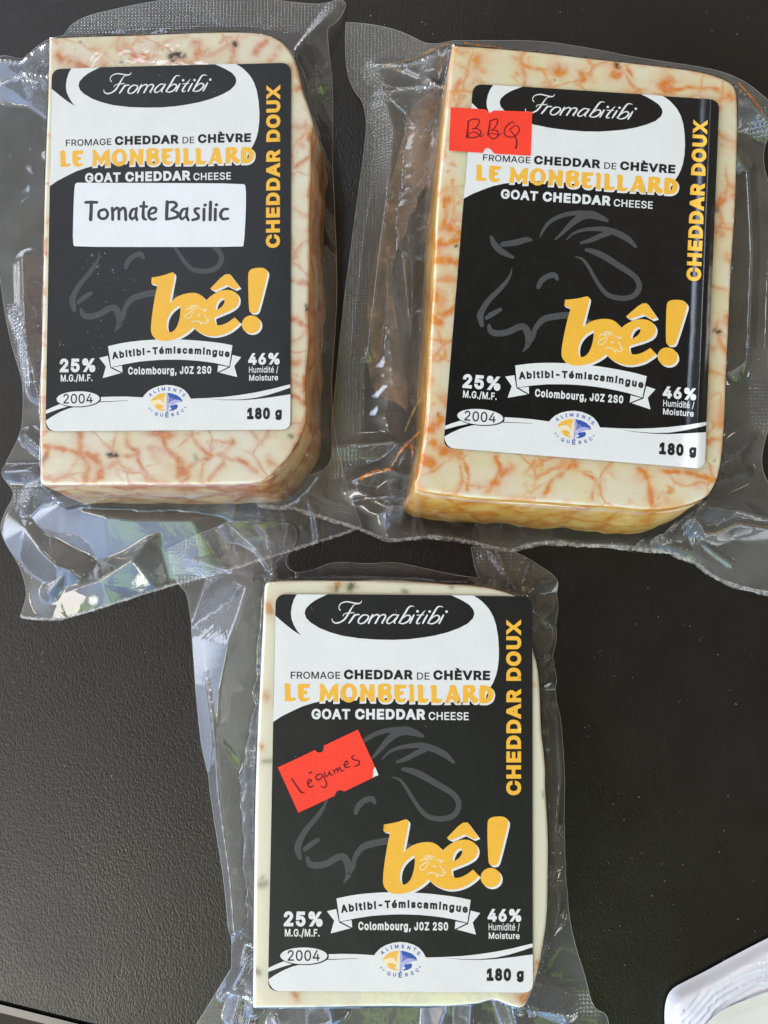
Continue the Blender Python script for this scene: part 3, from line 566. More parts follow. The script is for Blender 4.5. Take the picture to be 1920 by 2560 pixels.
a389:160,-9 142,-8 126,-5 110,-1 94,5 80,12 68,22 57,32 48,45 40,58 35,73 31,90 30,108 31,123 34,138 38,150 43,161 50,171 58,179 67,187 78,193 89,199 100,203 112,207 125,211 138,213 152,216 165,218 178,220 234,227 244,228 252,230 259,232 265,235 270,238 273,243 275,248 276,255 276,257 275,268 273,279 271,288 267,297 262,304 256,311 248,317 240,322 230,326 220,329 208,330 196,331 183,330 171,329 159,326 149,322 140,318 132,313 124,307 118,301 112,294 107,288 103,281 100,274 41,291 48,308 57,322 67,335 79,346 91,355 104,364 118,370 133,375 148,379 163,382 179,384 194,384 204,384 215,383 227,382 239,379 251,376 263,372 275,367 286,360 296,353 306,343 315,333 322,320 329,306 333,290 336,272 337,251 337,0 277,0 277,52 272,52 269,45 264,38 258,32 252,25 244,18 236,12 226,6 215,1 203,-3 190,-6 176,-8|170,45 187,46 202,49 216,53 228,59 239,66 248,74 257,83 263,93 269,104 272,115 275,126 276,138 276,190 273,188 270,186 265,184 259,182 253,180 246,179 239,177 231,176 223,175 216,173 208,172 200,171 175,168 165,166 154,164 144,162 134,159 125,155 117,150 110,145 103,139 98,132 95,124 93,115 92,105 92,95 94,87 98,79 102,72 107,66 114,61 121,56 130,52 139,49 149,47 159,46
b424:229,-8 213,-7 198,-5 184,-1 172,4 162,10 153,17 145,24 138,31 132,39 127,46 122,53 118,59 112,59 112,0 53,0 53,509 114,509 114,319 118,319 122,325 127,331 132,338 137,346 144,353 152,360 161,367 171,373 183,378 197,381 212,384 229,384 252,383 274,378 294,371 313,361 330,347 345,332 359,313 370,293 379,270 385,245 389,218 390,189 389,160 385,133 379,108 370,84 359,64 346,45 330,29 313,16 294,5 274,-2 252,-7|220,47 237,48 253,51 267,57 279,66 291,76 301,88 309,101 316,117 321,133 325,151 327,170 328,189 327,209 325,227 321,245 316,261 309,276 301,290 291,301 280,311 267,319 253,325 237,329 220,330 203,329 188,325 174,320 161,312 150,302 140,291 132,278 125,263 120,247 116,229 113,210 113,189 113,169 116,150 120,132 125,115 132,100 140,86 150,75 162,65 174,57 188,51 204,48
c396:207,-8 182,-7 159,-2 137,6 117,16 98,30 82,46 68,64 56,85 46,108 40,133 36,159 34,187 36,216 40,243 46,268 56,291 68,312 82,330 98,346 117,360 137,371 159,378 182,383 207,384 221,384 234,383 247,380 260,377 272,373 284,368 295,362 305,356 315,349 324,341 332,332 340,322 347,312 353,301 358,289 362,277 303,262 301,269 298,276 294,283 290,289 286,295 281,301 276,306 270,311 264,315 257,319 250,322 242,325 234,327 226,329 217,329 207,330 189,329 173,325 158,319 145,310 134,300 124,287 115,274 108,258 103,242 99,224 97,206 96,187 97,169 99,151 103,134 108,117 115,102 124,89 134,76 145,66 158,57 173,51 189,48 207,46 217,47 226,48 234,49 243,52 250,54 258,58 264,62 271,66 277,71 282,76 287,82 292,89 296,95 299,102 302,110 304,117 363,102 359,90 354,78 348,67 341,56 334,46 325,37 316,29 306,21 296,15 285,9 273,4 261,-1 248,-4 235,-6 221,-8
d424:195,-8 172,-7 151,-2 130,5 111,16 94,29 79,45 66,64 55,84 46,108 39,133 35,160 34,189 35,218 39,245 46,270 55,293 66,313 79,332 95,347 112,361 131,371 151,378 173,383 196,384 213,384 228,381 241,378 253,373 263,367 272,360 280,353 287,346 293,338 298,331 303,325 306,319 311,319 311,509 372,509 372,0 313,0 313,59 307,59 303,53 298,46 293,39 287,31 280,24 272,17 263,10 252,4 241,-1 227,-5 212,-7|205,47 221,48 236,51 250,57 263,65 274,75 284,86 293,100 299,115 305,132 309,150 311,169 312,189 311,210 309,229 305,247 300,263 293,278 284,291 275,302 263,312 251,320 237,325 221,329 205,330 187,329 172,325 157,319 145,311 133,301 124,290 115,276 108,261 103,245 99,227 97,209 96,189 97,170 99,151 103,133 109,117 115,101 124,88 134,76 145,66 158,57 172,51 188,48
e404:212,-8 185,-7 161,-2 138,6 117,16 98,30 82,46 68,64 56,85 46,108 40,132 35,159 34,187 35,215 39,242 46,267 55,290 67,311 81,329 97,346 115,359 135,370 157,378 180,383 205,384 221,384 236,382 251,379 266,374 280,368 294,361 307,351 319,341 331,329 341,315 350,299 357,282 363,263 368,242 370,219 371,194 371,169 75,169 75,221 338,221 310,202 309,220 307,237 303,254 298,269 291,282 283,294 273,305 263,314 250,321 237,326 222,329 205,330 189,329 173,326 159,321 146,313 135,304 125,294 116,282 109,270 103,256 99,241 97,226 96,211 96,178 97,157 100,139 104,122 110,106 118,92 128,80 139,70 151,61 165,55 179,50 195,47 212,46 224,47 234,48 244,50 254,53 263,56 271,61 278,66 285,73 292,80 297,88 302,96 306,105 365,91 360,77 353,63 345,51 335,39 324,29 311,19 298,11 283,4 266,-1 249,-5 231,-7
g425:207,-151 187,-150 168,-148 150,-144 134,-140 119,-134 105,-127 93,-119 82,-110 73,-101 64,-91 57,-80 51,-69 101,-41 106,-47 110,-53 116,-59 122,-66 128,-72 136,-78 145,-83 154,-88 165,-92 178,-95 192,-97 207,-97 229,-96 249,-92 267,-85 282,-75 295,-62 304,-47 310,-28 311,-6 311,68 306,68 302,62 298,56 293,49 287,41 280,34 272,28 263,21 252,16 241,11 227,8 212,5 195,5 173,6 152,10 132,17 113,27 95,39 80,53 67,71 55,90 46,112 39,136 35,163 34,191 35,220 39,246 46,271 55,293 66,314 80,332 95,347 112,361 131,371 152,378 173,383 196,384 213,384 228,382 242,378 253,373 264,367 273,360 281,353 288,346 294,338 299,331 304,325 308,319 313,319 313,379 372,379 372,-9 371,-32 367,-54 360,-73 350,-90 338,-104 324,-117 308,-127 291,-136 271,-142 251,-147 229,-150|205,59 222,60 237,63 251,68 264,75 275,84 285,95 293,107 300,121 305,137 309,154 312,172 312,193 312,212 309,231 305,248 300,264 293,278 285,291 275,303 264,312 251,320 237,325 222,329 205,330 188,329 172,325 158,320 145,312 134,302 124,290 115,277 109,262 103,246 99,229 97,212 96,193 97,173 99,155 103,138 109,123 116,108 124,96 134,85 145,76 158,68 172,63 188,60
i167:53,0 53,379 114,379 114,0|84,443 75,444 67,446 60,449 54,455 48,461 44,468 42,475 41,483 42,491 44,499 48,506 54,512 60,517 67,521 75,523 84,524 92,523 100,521 107,517 114,512 119,506 123,499 126,491 126,483 126,475 123,468 119,461 114,455 107,449 100,446 92,444
l189:139,-2 119,-1 101,3 86,10 74,20 65,33 58,47 54,65 53,84 53,509 114,509 114,99 114,87 115,77 117,68 120,62 124,58 130,54 137,53 146,52 150,52 154,52 158,52 160,53 170,54 181,3 176,2 172,1 167,0 162,-1 156,-2 151,-2 145,-2
m610:53,0 53,379 112,379 112,295 108,295 112,310 118,323 125,335 132,346 141,355 151,363 161,370 172,376 183,380 195,384 207,386 219,386 239,385 257,380 273,372 287,361 299,347 309,331 316,314 321,295 312,295 317,308 322,321 329,332 337,343 347,353 357,361 368,369 381,375 394,380 407,383 422,385 437,386 453,385 468,383 483,378 497,372 510,364 522,354 532,342 541,328 548,313 553,296 556,276 557,255 557,0 496,0 496,254 494,273 490,289 483,302 473,313 460,321 447,326 433,329 419,330 406,330 395,328 384,324 374,320 365,314 358,307 351,299 345,290 341,280 338,270 336,259 335,247 335,0 274,0 274,260 273,275 269,288 262,301 253,311 242,320 229,326 215,329 199,330 188,330 178,328 168,325 158,320 148,314 140,307 132,299 126,289 121,278 117,266 114,253 114,238 114,0
n410:114,227 114,0 53,0 53,379 112,379 112,287 102,287 112,312 124,332 137,349 152,362 169,372 187,379 207,383 227,384 246,383 264,380 280,376 295,369 309,360 321,349 332,336 341,321 348,304 353,285 356,264 357,240 357,0 296,0 296,235 295,256 290,275 283,291 273,304 260,315 246,323 229,328 210,329 197,328 184,326 172,322 161,317 150,311 141,303 133,293 126,283 121,271 117,257 114,243
o415:207,-8 182,-7 159,-2 137,6 117,16 98,30 82,46 68,64 56,85 46,108 40,133 36,159 34,187 36,216 40,243 46,268 56,291 68,312 82,330 98,346 117,360 137,371 159,378 182,383 207,384 233,383 256,378 278,371 299,360 317,346 333,330 347,312 359,291 369,268 376,243 380,216 381,187 380,159 376,133 369,108 359,85 347,64 333,46 317,30 299,16 278,6 256,-2 233,-7|207,46 226,48 242,51 257,57 270,66 282,76 292,89 300,102 307,117 312,134 316,151 318,169 319,187 318,206 316,224 312,242 307,258 300,274 292,287 282,300 270,310 257,319 242,325 226,329 207,330 189,329 173,325 158,319 145,310 134,300 124,287 115,274 108,258 103,242 99,224 97,206 96,187 97,169 99,151 103,134 108,117 115,102 124,89 134,76 145,66 158,57 173,51 189,48
r259:53,0 53,379 112,379 112,321 115,321 122,335 130,347 140,358 152,367 166,375 181,380 196,384 213,385 229,384 243,384 243,322 230,324 224,325 219,325 213,326 207,326 194,325 182,323 170,319 159,315 149,309 140,301 132,293 126,284 121,273 117,262 114,250 114,237 114,0
s365:182,-8 163,-7 145,-5 128,-2 112,3 98,10 84,18 72,27 62,38 53,50 45,63 40,78 36,94 94,107 99,92 105,79 114,69 124,60 136,54 150,49 165,46 181,45 200,46 217,50 232,55 244,62 255,71 262,81 267,91 268,103 267,112 265,121 260,129 254,136 246,142 237,147 225,151 212,155 149,170 125,177 104,186 87,196 72,208 61,222 53,237 48,255 47,274 48,290 51,305 57,319 65,332 75,343 87,354 100,363 115,370 131,377 149,381 167,384 187,384 206,384 223,381 239,378 254,372 267,366 279,358 290,349 299,339 307,328 314,316 319,303 324,290 268,277 264,288 258,298 251,307 243,316 232,323 219,328 205,331 187,333 171,332 156,329 143,324 131,317 121,308 114,299 110,289 109,277 110,267 112,258 117,250 124,243 133,237 144,232 157,227 172,223 229,209 254,202 275,194 292,183 306,171 317,158 325,142 330,125 331,107 330,90 326,75 321,61 312,47 302,35 290,24 276,15 260,6 242,0 223,-5 203,-7
t227:204,379 204,327 6,327 6,379|65,471 126,471 126,98 127,86 128,76 132,68 136,61 142,56 150,53 159,51 170,50 173,50 177,50 181,51 185,51 202,54 213,2 208,0 203,-1 198,-2 192,-3 186,-3 180,-4 174,-4 168,-4 145,-3 125,2 107,10 92,21 80,35 72,52 67,71 65,93
u410:182,-5 164,-4 146,-1 130,4 115,11 101,20 89,31 78,44 69,59 62,76 57,95 54,116 53,139 53,379 114,379 114,144 115,123 119,105 127,89 137,75 150,64 164,56 181,52 200,50 213,51 226,53 238,57 249,62 259,69 268,77 276,86 283,97 289,109 293,122 295,137 296,153 296,379 357,379 357,0 298,0 298,92 307,92 297,67 286,47 272,30 257,17 240,7 222,0 203,-4
È419:60,0 60,509 372,509 372,452 125,452 125,286 355,286 355,229 125,229 125,57 375,57 375,0|194,558 128,659 196,659 244,558
É419:60,0 60,509 372,509 372,452 125,452 125,286 355,286 355,229 125,229 125,57 375,57 375,0|191,558 239,659 307,659 241,558
é404:212,-8 185,-7 161,-2 138,6 117,16 98,30 82,46 68,64 56,85 46,108 40,132 35,159 34,187 35,215 39,242 46,267 55,290 67,311 81,329 97,346 115,359 135,370 157,378 180,383 205,384 221,384 236,382 251,379 266,374 280,368 294,361 307,351 319,341 331,329 341,315 350,299 357,282 363,263 368,242 370,219 371,194 371,169 75,169 75,221 338,221 310,202 309,220 307,237 303,254 298,269 291,282 283,294 273,305 263,314 250,321 237,326 222,329 205,330 189,329 173,326 159,321 146,313 135,304 125,294 116,282 109,270 103,256 99,241 97,226 96,211 96,178 97,157 100,139 104,122 110,106 118,92 128,80 139,70 151,61 165,55 179,50 195,47 212,46 224,47 234,48 244,50 254,53 263,56 271,61 278,66 285,73 292,80 297,88 302,96 306,105 365,91 360,77 353,63 345,51 335,39 324,29 311,19 298,11 283,4 266,-1 249,-5 231,-7|177,429 225,529 293,529 227,429
'''

# ------------------------------------------------------------------ lettering: outlines of a plain grotesque, one line per letter
GL = {}
for ln in GLYPHS.strip().split('\n'):
    ch = ln[0]; adv, body = ln[1:].split(':')
    GL[ch] = (int(adv), [np.array([tuple(map(int, s.split(','))) for s in q.split()], float) for q in body.split('|')])
CAP = max(l[:, 1].max() for l in GL['H'][1]); XH = max(l[:, 1].max() for l in GL['x'][1]) if 'x' in GL else max(l[:, 1].max() for l in GL['u'][1])
def fat(loops, a):
    out = []
    for l in loops:
        k = np.hypot(*(l - np.roll(l, 1, 0)).T) > 1.5; l = l[k]
        if len(l) < 3: continue
        e = np.roll(l, -1, 0) - l; e /= np.hypot(*e.T)[:, None] + 1e-9; n = np.stack([-e[:, 1], e[:, 0]], 1); m = n + np.roll(n, 1, 0)
        s = (m * m).sum(1); m = m * (2 / np.maximum(s, .9))[:, None]
        out.append(l + m * a)
    return out
def glyph(ch, bold):
    adv, loops = GL[ch]
    if bold:
        big = max(loops, key=lambda l: np.ptp(l[:, 0]) * np.ptp(l[:, 1]))
        ar = .5 * np.sum(big[:, 0] * np.roll(big[:, 1], -1) - np.roll(big[:, 0], -1) * big[:, 1])
        loops = fat(loops, -bold if ar > 0 else bold); adv += 1.6 * bold
    return adv, loops
def wind(q, loops):
    x, y = q[:, 0], q[:, 1]; w_ = np.zeros(len(q), int)
    for l in loops:
        for i in range(len(l)):
            x0, y0 = l[i - 1]; x1, y1 = l[i]
            if y0 == y1: continue
            c = (x < (x1 - x0) * (y - y0) / (y1 - y0) + x0)
            w_ += np.where(c & (y0 <= y) & (y1 > y), 1, 0) - np.where(c & (y1 <= y) & (y0 > y), 1, 0)
    return w_
def fill(loops, rule=1):
    """triangles inside closed outlines; rule 0: even-odd (holes), 1: winding"""
    V = []; E = []
    for l in loops:
        l = np.asarray(l, float); l = l[np.hypot(*(l - np.roll(l, 1, 0)).T) > 1e-4]; n0 = len(V); V += [Vector(p) for p in l]; E += [(n0 + i, n0 + (i + 1) % len(l)) for i in range(len(l))]
    r = delaunay_2d_cdt(V, E, [], 0, 1e-5); v = np.array([tuple(p) for p in r[0]]); t = np.array([f for f in r[2]])
    c = v[t].mean(1); w_ = wind(c, [np.asarray(l, float) for l in loops]); k = (w_ % 2 == 1) if rule == 0 else (w_ != 0)
    return v, [tuple(f) for f in t[k]], np.zeros(len(v))
def text(s, x0, x1, yb0, yb1, cap, bold=0.0, track=0, warp=None, ref=None):
    """set a line between x0 and x1 (photo pixels of the reference label), baseline from yb0 to yb1"""
    items = []; cx = 0
    for ch in s:
        if ch == ' ': cx += 230; continue
        adv, loops = glyph(ch, bold); items.append((cx + (.8 * bold), loops)); cx += adv + track
    mn = min(l[:, 0].min() + o for o, ls in items for l in ls); mx = max(l[:, 0].max() + o for o, ls in items for l in ls)
    sx = (x1 - x0) / (mx - mn); sy = cap / ((ref or CAP) + 2 * bold); out = []
    for o, ls in items:
        q = []
        for l in ls:
            x = x0 + (l[:, 0] + o - mn) * sx; y = -(l[:, 1] + bold) * sy
            if warp is None: q.append(np.c_[x, yb0 + (yb1 - yb0) * (x - x0) / (x1 - x0) + y])
            else: q.append(warp(x, y))
        out.append(fill(q))
    return out
def letter(ch, c, cap, rot, bold=0.0, sx=1.0):
    _, ls = glyph(ch, bold); a = np.vstack(ls); m = (a.min(0) + a.max(0)) / 2; k = cap / (CAP + 2 * bold); r = math.radians(rot); out = []
    for l in ls:
        d = (l - m) * k * [sx, -1]; out.append(np.c_[c[0] + d[:, 0] * math.cos(r) - d[:, 1] * math.sin(r), c[1] + d[:, 0] * math.sin(r) + d[:, 1] * math.cos(r)])
    return [fill(out)]
def ell(cx, cy, rx, ry, n=48):
    t = np.arange(n) * 2 * math.pi / n; return np.c_[cx + rx * np.cos(t), cy + ry * np.sin(t)]
def T(t, pts): return np.array(tl(*TILE[t], [tuple(p) for p in np.array(pts, float)]))
k_ = 360 / 1659.0
TILE = dict(A=(660, 1470, k_), B=(1000, 1470, k_), C=(660, 1650, k_), D=(1000, 1650, k_), E=(660, 2260, k_), F=(1000, 2260, k_), G=(940, 2020, k_), S=(660, 1800, k_),
            K=(800, 2210, 420 / 1659.), L=(930, 2340, 150 / 1659.), M=(810, 1490, 330 / 1659.), X=(1150, 500, 540 / 1659.), R=(1110, 240, 300 / 1659.), N=(160, 440, 480 / 1659.))
QUADS = {1: [(129.6, 172.5), (727.2, 156.8), (725.7, 1074), (113.4, 1078.6)],
         2: [(1182.8, 209.5), (1798.5, 249.4), (1761.5, 1172.4), (1108.1, 1119.2)],
         3: [(689.1, 1485.6), (1330.5, 1491), (1332, 2481.8), (669.8, 2478)]}
def homog(a, b):
    A = []
    for (x, y), (u, v) in zip(a, b): A += [[x, y, 1, 0, 0, 0, -u * x, -u * y, -u], [0, 0, 0, x, y, 1, -v * x, -v * y, -v]]
    return np.linalg.svd(np.array(A))[2][-1].reshape(3, 3)
def hmap(H, p):
    q = np.c_[p, np.ones(len(p))] @ H.T; return q[:, :2] / q[:, 2:]
HREF = {i: homog(QUADS[3], QUADS[i]) for i in QUADS}
HUNIT = homog(QUADS[3], [(0, 0), (1, 0), (1, 1), (0, 1)])
X2R = np.linalg.inv(HREF[2])
def TX(pts, dy=0):                                                         # traced on the second label, brought to the reference label
    return hmap(X2R, np.array(tl(*TILE['X'], [(p[0], p[1] + dy) for p in pts])))

def roundquad(q, r, seg=8):
    q = np.array(q, float); out = []
    for i in range(4):
        a, b, c = q[i - 1], q[i], q[(i + 1) % 4]; u = (a - b) / np.hypot(*(a - b)); v = (c - b) / np.hypot(*(c - b))
        for k in range(seg + 1):
            t = k / seg; out.append(b + u * r * (1 - t) ** 2 + v * r * t ** 2)
    return np.array(out)
ART = {}
def art(name, mat, z, shapes): ART.setdefault(name, []).append((mat, z, shapes))
def poly(*loops): return [fill([np.array(l, float) for l in loops], 0)]

lab = roundquad(QUADS[3], 27)
BR = [tuple(p) for p in T('F', [(1530, 580), (1530, 930), (1522, 965), (1500, 995), (1470, 1013), (1430, 1021)])]
BL = [tuple(p) for p in T('E', [(170, 1004), (130, 996), (95, 970), (65, 925), (50, 880)])]
# the white speech-bubble shape at the top, with the black oval on it
crown = np.vstack([T('A', [(131, 318), (180, 362), (230, 405), (330, 485), (380, 518), (428, 545), (390, 505), (345, 430), (318, 360), (310, 290), (320, 210), (345, 130), (378, 73)]),
                   T('B', [(845, 86), (900, 120), (940, 150), (985, 195), (1020, 235), (1050, 282), (1075, 330), (1108, 430), (1130, 560), (1140, 700), (1138, 820), (1125, 930), (1105, 1010)]),
                   T('D', [(1075, 255), (1050, 300), (1000, 400), (905, 462), (700, 490), (500, 488), (300, 478), (100, 465)]),
                   T('C', [(1500, 448), (1300, 432), (1100, 425), (880, 437), (735, 460), (640, 478), (560, 497), (440, 535), (320, 590), (200, 650), (102, 716), (112, 500)])])
art('white_header_print', 'white', .012, poly(crown))
oval = np.vstack([T('A', [(735, 72), (620, 125), (575, 152), (530, 185), (480, 240), (468, 290), (485, 345), (540, 400), (640, 462), (760, 510), (900, 550), (1100, 580), (1300, 594), (1500, 598)]),
                  T('B', [(0, 594), (100, 590), (250, 572), (400, 548), (550, 510), (680, 462), (780, 410), (840, 350), (857, 300), (845, 250), (800, 195), (720, 145), (655, 112), (590, 84)])])
art('black_oval', 'black', .024, poly(oval))
# the white base with its wave
wave = np.vstack([T('E', [(50, 868), (130, 815), (230, 760), (330, 720), (420, 697), (560, 690), (740, 640), (745, 578), (900, 575), (1060, 577), (1270, 590), (1290, 560), (1340, 510), (1400, 475), (1480, 448), (1560, 437)]),
                  T('F', [(0, 437), (80, 445), (160, 470), (220, 505), (265, 555), (300, 617), (430, 618), (520, 622), (700, 640), (900, 645), (1100, 635), (1300, 612)]), BR, BL])
art('white_footer_print', 'white', .012, poly(wave))
art('white_footer_print', 'white', .012, poly(T('F', [(300, 616), (500, 611), (700, 601), (900, 580), (1100, 550), (1300, 510), (1440, 475), (1528, 455), (1529, 496), (1400, 540), (1250, 585), (1100, 618), (900, 636), (700, 634), (520, 621)])))
art('white_footer_print', 'white', .012, poly(T('E', [(50, 738), (130, 699), (230, 659), (330, 690), (200, 728), (50, 782)])))
art('year_badge', 'ink', .020, poly(ell(*T('E', [(467, 604)])[0], 281 * k_, 101 * k_)))
art('year_badge', 'white', .030, poly(ell(*T('E', [(458, 597)])[0], 271 * k_, 96 * k_)))
art('year_badge', 'ink', .020, poly(T('E', [(735, 636), (1080, 625), (1080, 629), (735, 645)])))
def run(t0, x0, t1, x1, y0, y1, cap, s, **k):
    a = T(t0, [(x0, y0)])[0]; b = T(t1, [(x1, y1)])[0]; return text(s, a[0], b[0], a[1], b[1], cap * TILE[t0][2], **k)
art('year_badge', 'ink', .040, run('E', 272, 'E', 642, 655, 655, 122, '2004', bold=9))
art('heading_lettering', 'ink', .030, run('C', 308, 'C', 878, 216, 217, 81, 'FROMAGE', bold=11))
art('heading_lettering', 'ink', .030, run('C', 920, 'D', 150, 222, 226, 110, 'CHEDDAR', bold=44))
art('heading_lettering', 'ink', .030, run('D', 195, 'D', 340, 226, 227, 82, 'DE', bold=8))
art('heading_lettering', 'ink', .030, run('D', 383, 'D', 1038, 228, 234, 110, 'CHÈVRE', bold=44))
art('weight_lettering', 'ink', .030, run('F', 998, 'F', 1280, 886, 888, 145, '180', bold=60))
art('weight_lettering', 'ink', .030, run('F', 1343, 'F', 1425, 872, 872, 100, 'g', bold=60, ref=XH))
art('subtitle_lettering', 'white', .030, run('C', 548, 'C', 992, 682, 684, 120, 'GOAT', bold=36))
art('subtitle_lettering', 'white', .030, run('C', 1050, 'D', 295, 684, 688, 122, 'CHEDDAR', bold=44))
art('subtitle_lettering', 'white', .030, run('D', 330, 'D', 792, 690, 693, 91, 'CHEESE', bold=15))
art('fat_content_lettering', 'white', .030, run('E', 228, 'E', 675, 257, 260, 172, '25%', bold=42))
art('fat_content_lettering', 'white', .030, run('E', 240, 'E', 640, 375, 376, 88, 'M.G./M.F.', bold=24))
art('moisture_lettering', 'white', .030, run('F', 1010, 'F', 1397, 203, 205, 146, '46%', bold=42))
art('moisture_lettering', 'white', .030, run('F', 1020, 'F', 1380, 303, 305, 78, 'Humidité /', bold=9))
art('moisture_lettering', 'white', .030, run('F', 1022, 'F', 1378, 402, 404, 74, 'Moisture', bold=18))
art('town_lettering', 'white', .030, run('K', 378, 'K', 1265, 455, 459, 82, 'Colombourg, J0Z 2S0', bold=34, track=22))
def up_text(s, y0, y1):
    sh = text(s, 0, y0 - y1, 0, 0, 36.9, bold=44)
    return [(np.c_[1302.7 + v[:, 1], y0 - v[:, 0]], f, o) for v, f, o in sh]
art('yellow_lettering', 'yellow', .030, up_text('CHEDDAR', 1988, 1722) + up_text('DOUX', 1702, 1548.5))
# ribbon banner
def arc_k(x): return 237 + ((x - 830) / 623.0) ** 2 * 51
def warp_k(x, y):
    kx = (x - 800) / TILE['K'][2]; b = arc_k(kx); sl = 2 * (kx - 830) / 623.0 ** 2 * 51
    yy = y / TILE['K'][2]; return T('K', np.c_[kx - yy * sl * .7, b + yy])
art('ribbon_banner', 'white', .012, poly(T('K', [(163, 143), (300, 114), (400, 100), (500, 90), (600, 84), (700, 81), (800, 81), (900, 84), (1000, 90), (1100, 98), (1200, 109), (1300, 122), (1400, 138), (1488, 158), (1455, 383), (1300, 345), (1200, 329), (1100, 316), (1000, 307), (900, 302), (800, 300), (700, 302), (600, 308), (500, 316), (350, 340), (195, 372)]))
    + poly(T('K', [(68, 268), (160, 247), (188, 380), (302, 437), (105, 488), (140, 362)])) + poly(T('K', [(208, 374), (312, 357), (318, 432)]))
    + poly(T('K', [(1488, 262), (1582, 287), (1508, 380), (1540, 500), (1350, 449), (1464, 395)])) + poly(T('K', [(1338, 369), (1446, 389), (1330, 446)])))
x_a, x_b = 800 + 208 * TILE['K'][2], 800 + 1456 * TILE['K'][2]
art('ribbon_banner', 'ink', .024, text('Abitibi-Témiscamingue', x_a, x_b, 0, 0, 78 * TILE['K'][2], bold=46, track=64, warp=warp_k))
# fanciful capitals
C_L = {'C': [
 [(230, 280), (258, 265), (290, 272), (305, 300), (303, 430), (330, 440), (368, 432), (365, 455), (345, 478), (240, 475), (240, 475), (240, 320)],
 [(390, 280), (410, 275), (530, 275), (530, 275), (525, 320), (500, 325), (455, 322), (455, 355), (500, 355), (495, 395), (455, 398), (455, 430), (480, 440), (528, 430), (515, 465), (480, 482), (430, 478), (400, 455), (388, 400)],
 [(632, 285), (660, 268), (690, 290), (745, 385), (745, 385), (795, 285), (858, 275), (858, 275), (855, 482), (855, 482), (795, 484), (795, 484), (800, 380), (760, 460), (735, 462), (700, 380), (690, 478), (690, 478), (638, 480), (638, 480), (650, 310)],
 [(1095, 290), (1130, 272), (1160, 285), (1210, 380), (1212, 280), (1212, 280), (1275, 282), (1275, 282), (1275, 480), (1275, 480), (1225, 482), (1225, 482), (1165, 370), (1160, 478), (1160, 478), (1100, 480), (1100, 480), (1115, 330)],
 [(1500, 285), (1500, 285), (1640, 285), (1640, 285), (1635, 325), (1565, 330), (1565, 362), (1610, 362), (1605, 402), (1565, 405), (1565, 440), (1590, 450), (1640, 435), (1630, 470), (1595, 490), (1540, 485), (1510, 455), (1500, 400)]],
 'D': [
 [(92, 300), (120, 275), (150, 285), (163, 310), (160, 488), (160, 488), (105, 490), (105, 490), (112, 330)],
 [(192, 300), (225, 280), (260, 290), (268, 320), (265, 440), (290, 450), (332, 440), (325, 470), (305, 495), (205, 492), (205, 492), (208, 330)],
 [(345, 305), (380, 285), (415, 295), (425, 325), (420, 445), (450, 455), (490, 445), (480, 478), (460, 497), (360, 495), (360, 495), (362, 335)]]}
C_H = [('C', ell(976, 380, 97, 110), ell(980, 380, 38, 68)),
 ('C', [(1305, 300), (1330, 278), (1400, 270), (1455, 285), (1475, 325), (1450, 370), (1480, 420), (1468, 470), (1410, 492), (1345, 485), (1310, 440), (1315, 380)], ell(1395, 322, 18, 20, 16), ell(1398, 434, 24, 30, 16)),
 ('D', [(565, 300), (610, 285), (650, 300), (690, 495), (690, 495), (625, 497), (618, 455), (575, 455), (560, 480), (575, 497), (510, 497), (510, 497), (540, 430), (575, 330)], [(600, 370), (585, 415), (612, 415)]),
 ('D', [(720, 300), (760, 288), (840, 290), (872, 320), (865, 370), (835, 395), (880, 440), (905, 450), (895, 490), (850, 500), (820, 470), (785, 420), (785, 495), (785, 495), (720, 495), (720, 495), (728, 340)], [(785, 325), (805, 330), (810, 360), (785, 370)]),
 ('D', [(912, 300), (950, 290), (1020, 298), (1070, 340), (1082, 400), (1060, 465), (1000, 500), (915, 497), (915, 497)], [(980, 345), (1010, 365), (1015, 410), (1000, 450), (978, 455)])]
yl = []; sh_ = []
def grow(l, a):
    l = np.array(l, float); ar = np.sum(l[:, 0] * np.roll(l[:, 1], -1) - np.roll(l[:, 0], -1) * l[:, 1])
    return fat([l], -a if ar > 0 else a)[0] if True else l
for t, ls in C_L.items():
    for l in ls:
        o = smooth(T(t, l), 1); yl += poly(o); sh_ += poly(grow(o, 1.6) + [2.0, 3.4])
for t, *ls in C_H:
    ls = [T(t, l) if i and len(l) > 6 else smooth(T(t, l), 1) for i, l in enumerate(ls)]
    yl += poly(*ls); sh_ += poly(grow(ls[0], 1.6) + [2.0, 3.4], *[grow(l, -1.2) + [2.0, 3.4] for l in ls[1:]])
sh_ = [(v, f, o + i * .0) for i, (v, f, o) in enumerate(sh_)]
art('fancy_lettering', 'white', .020, [(v, f, np.full(len(v), i * 1.0)) for i, (v, f, o) in enumerate(sh_)]); art('fancy_lettering', 'yellow', .034, yl)
# the big word in yellow with a white drop shadow
be = smooth(T('G', [(90, 190), (90, 190), (240, 165), (340, 128), (365, 135), (377, 158), (370, 210), (312, 515), (312, 515), (370, 460), (450, 415), (550, 392), (640, 392), (700, 420), (745, 460), (762, 498), (762, 498), (800, 455), (870, 405), (950, 370), (1050, 362), (1130, 395), (1170, 450), (1172, 520), (1140, 580), (1060, 630), (960, 670), (870, 705), (870, 705), (868, 730), (880, 780), (905, 805), (950, 805), (1020, 780), (1080, 740), (1118, 710), (1118, 710), (1188, 782), (1188, 782), (1140, 830), (1060, 890), (960, 930), (860, 945), (770, 930), (690, 895), (630, 850), (605, 825), (605, 825), (560, 870), (490, 920), (400, 965), (300, 990), (210, 990), (150, 970), (105, 930), (82, 880), (80, 800), (95, 650), (130, 430), (162, 290), (162, 290), (105, 268), (85, 268), (85, 268)]), 1)
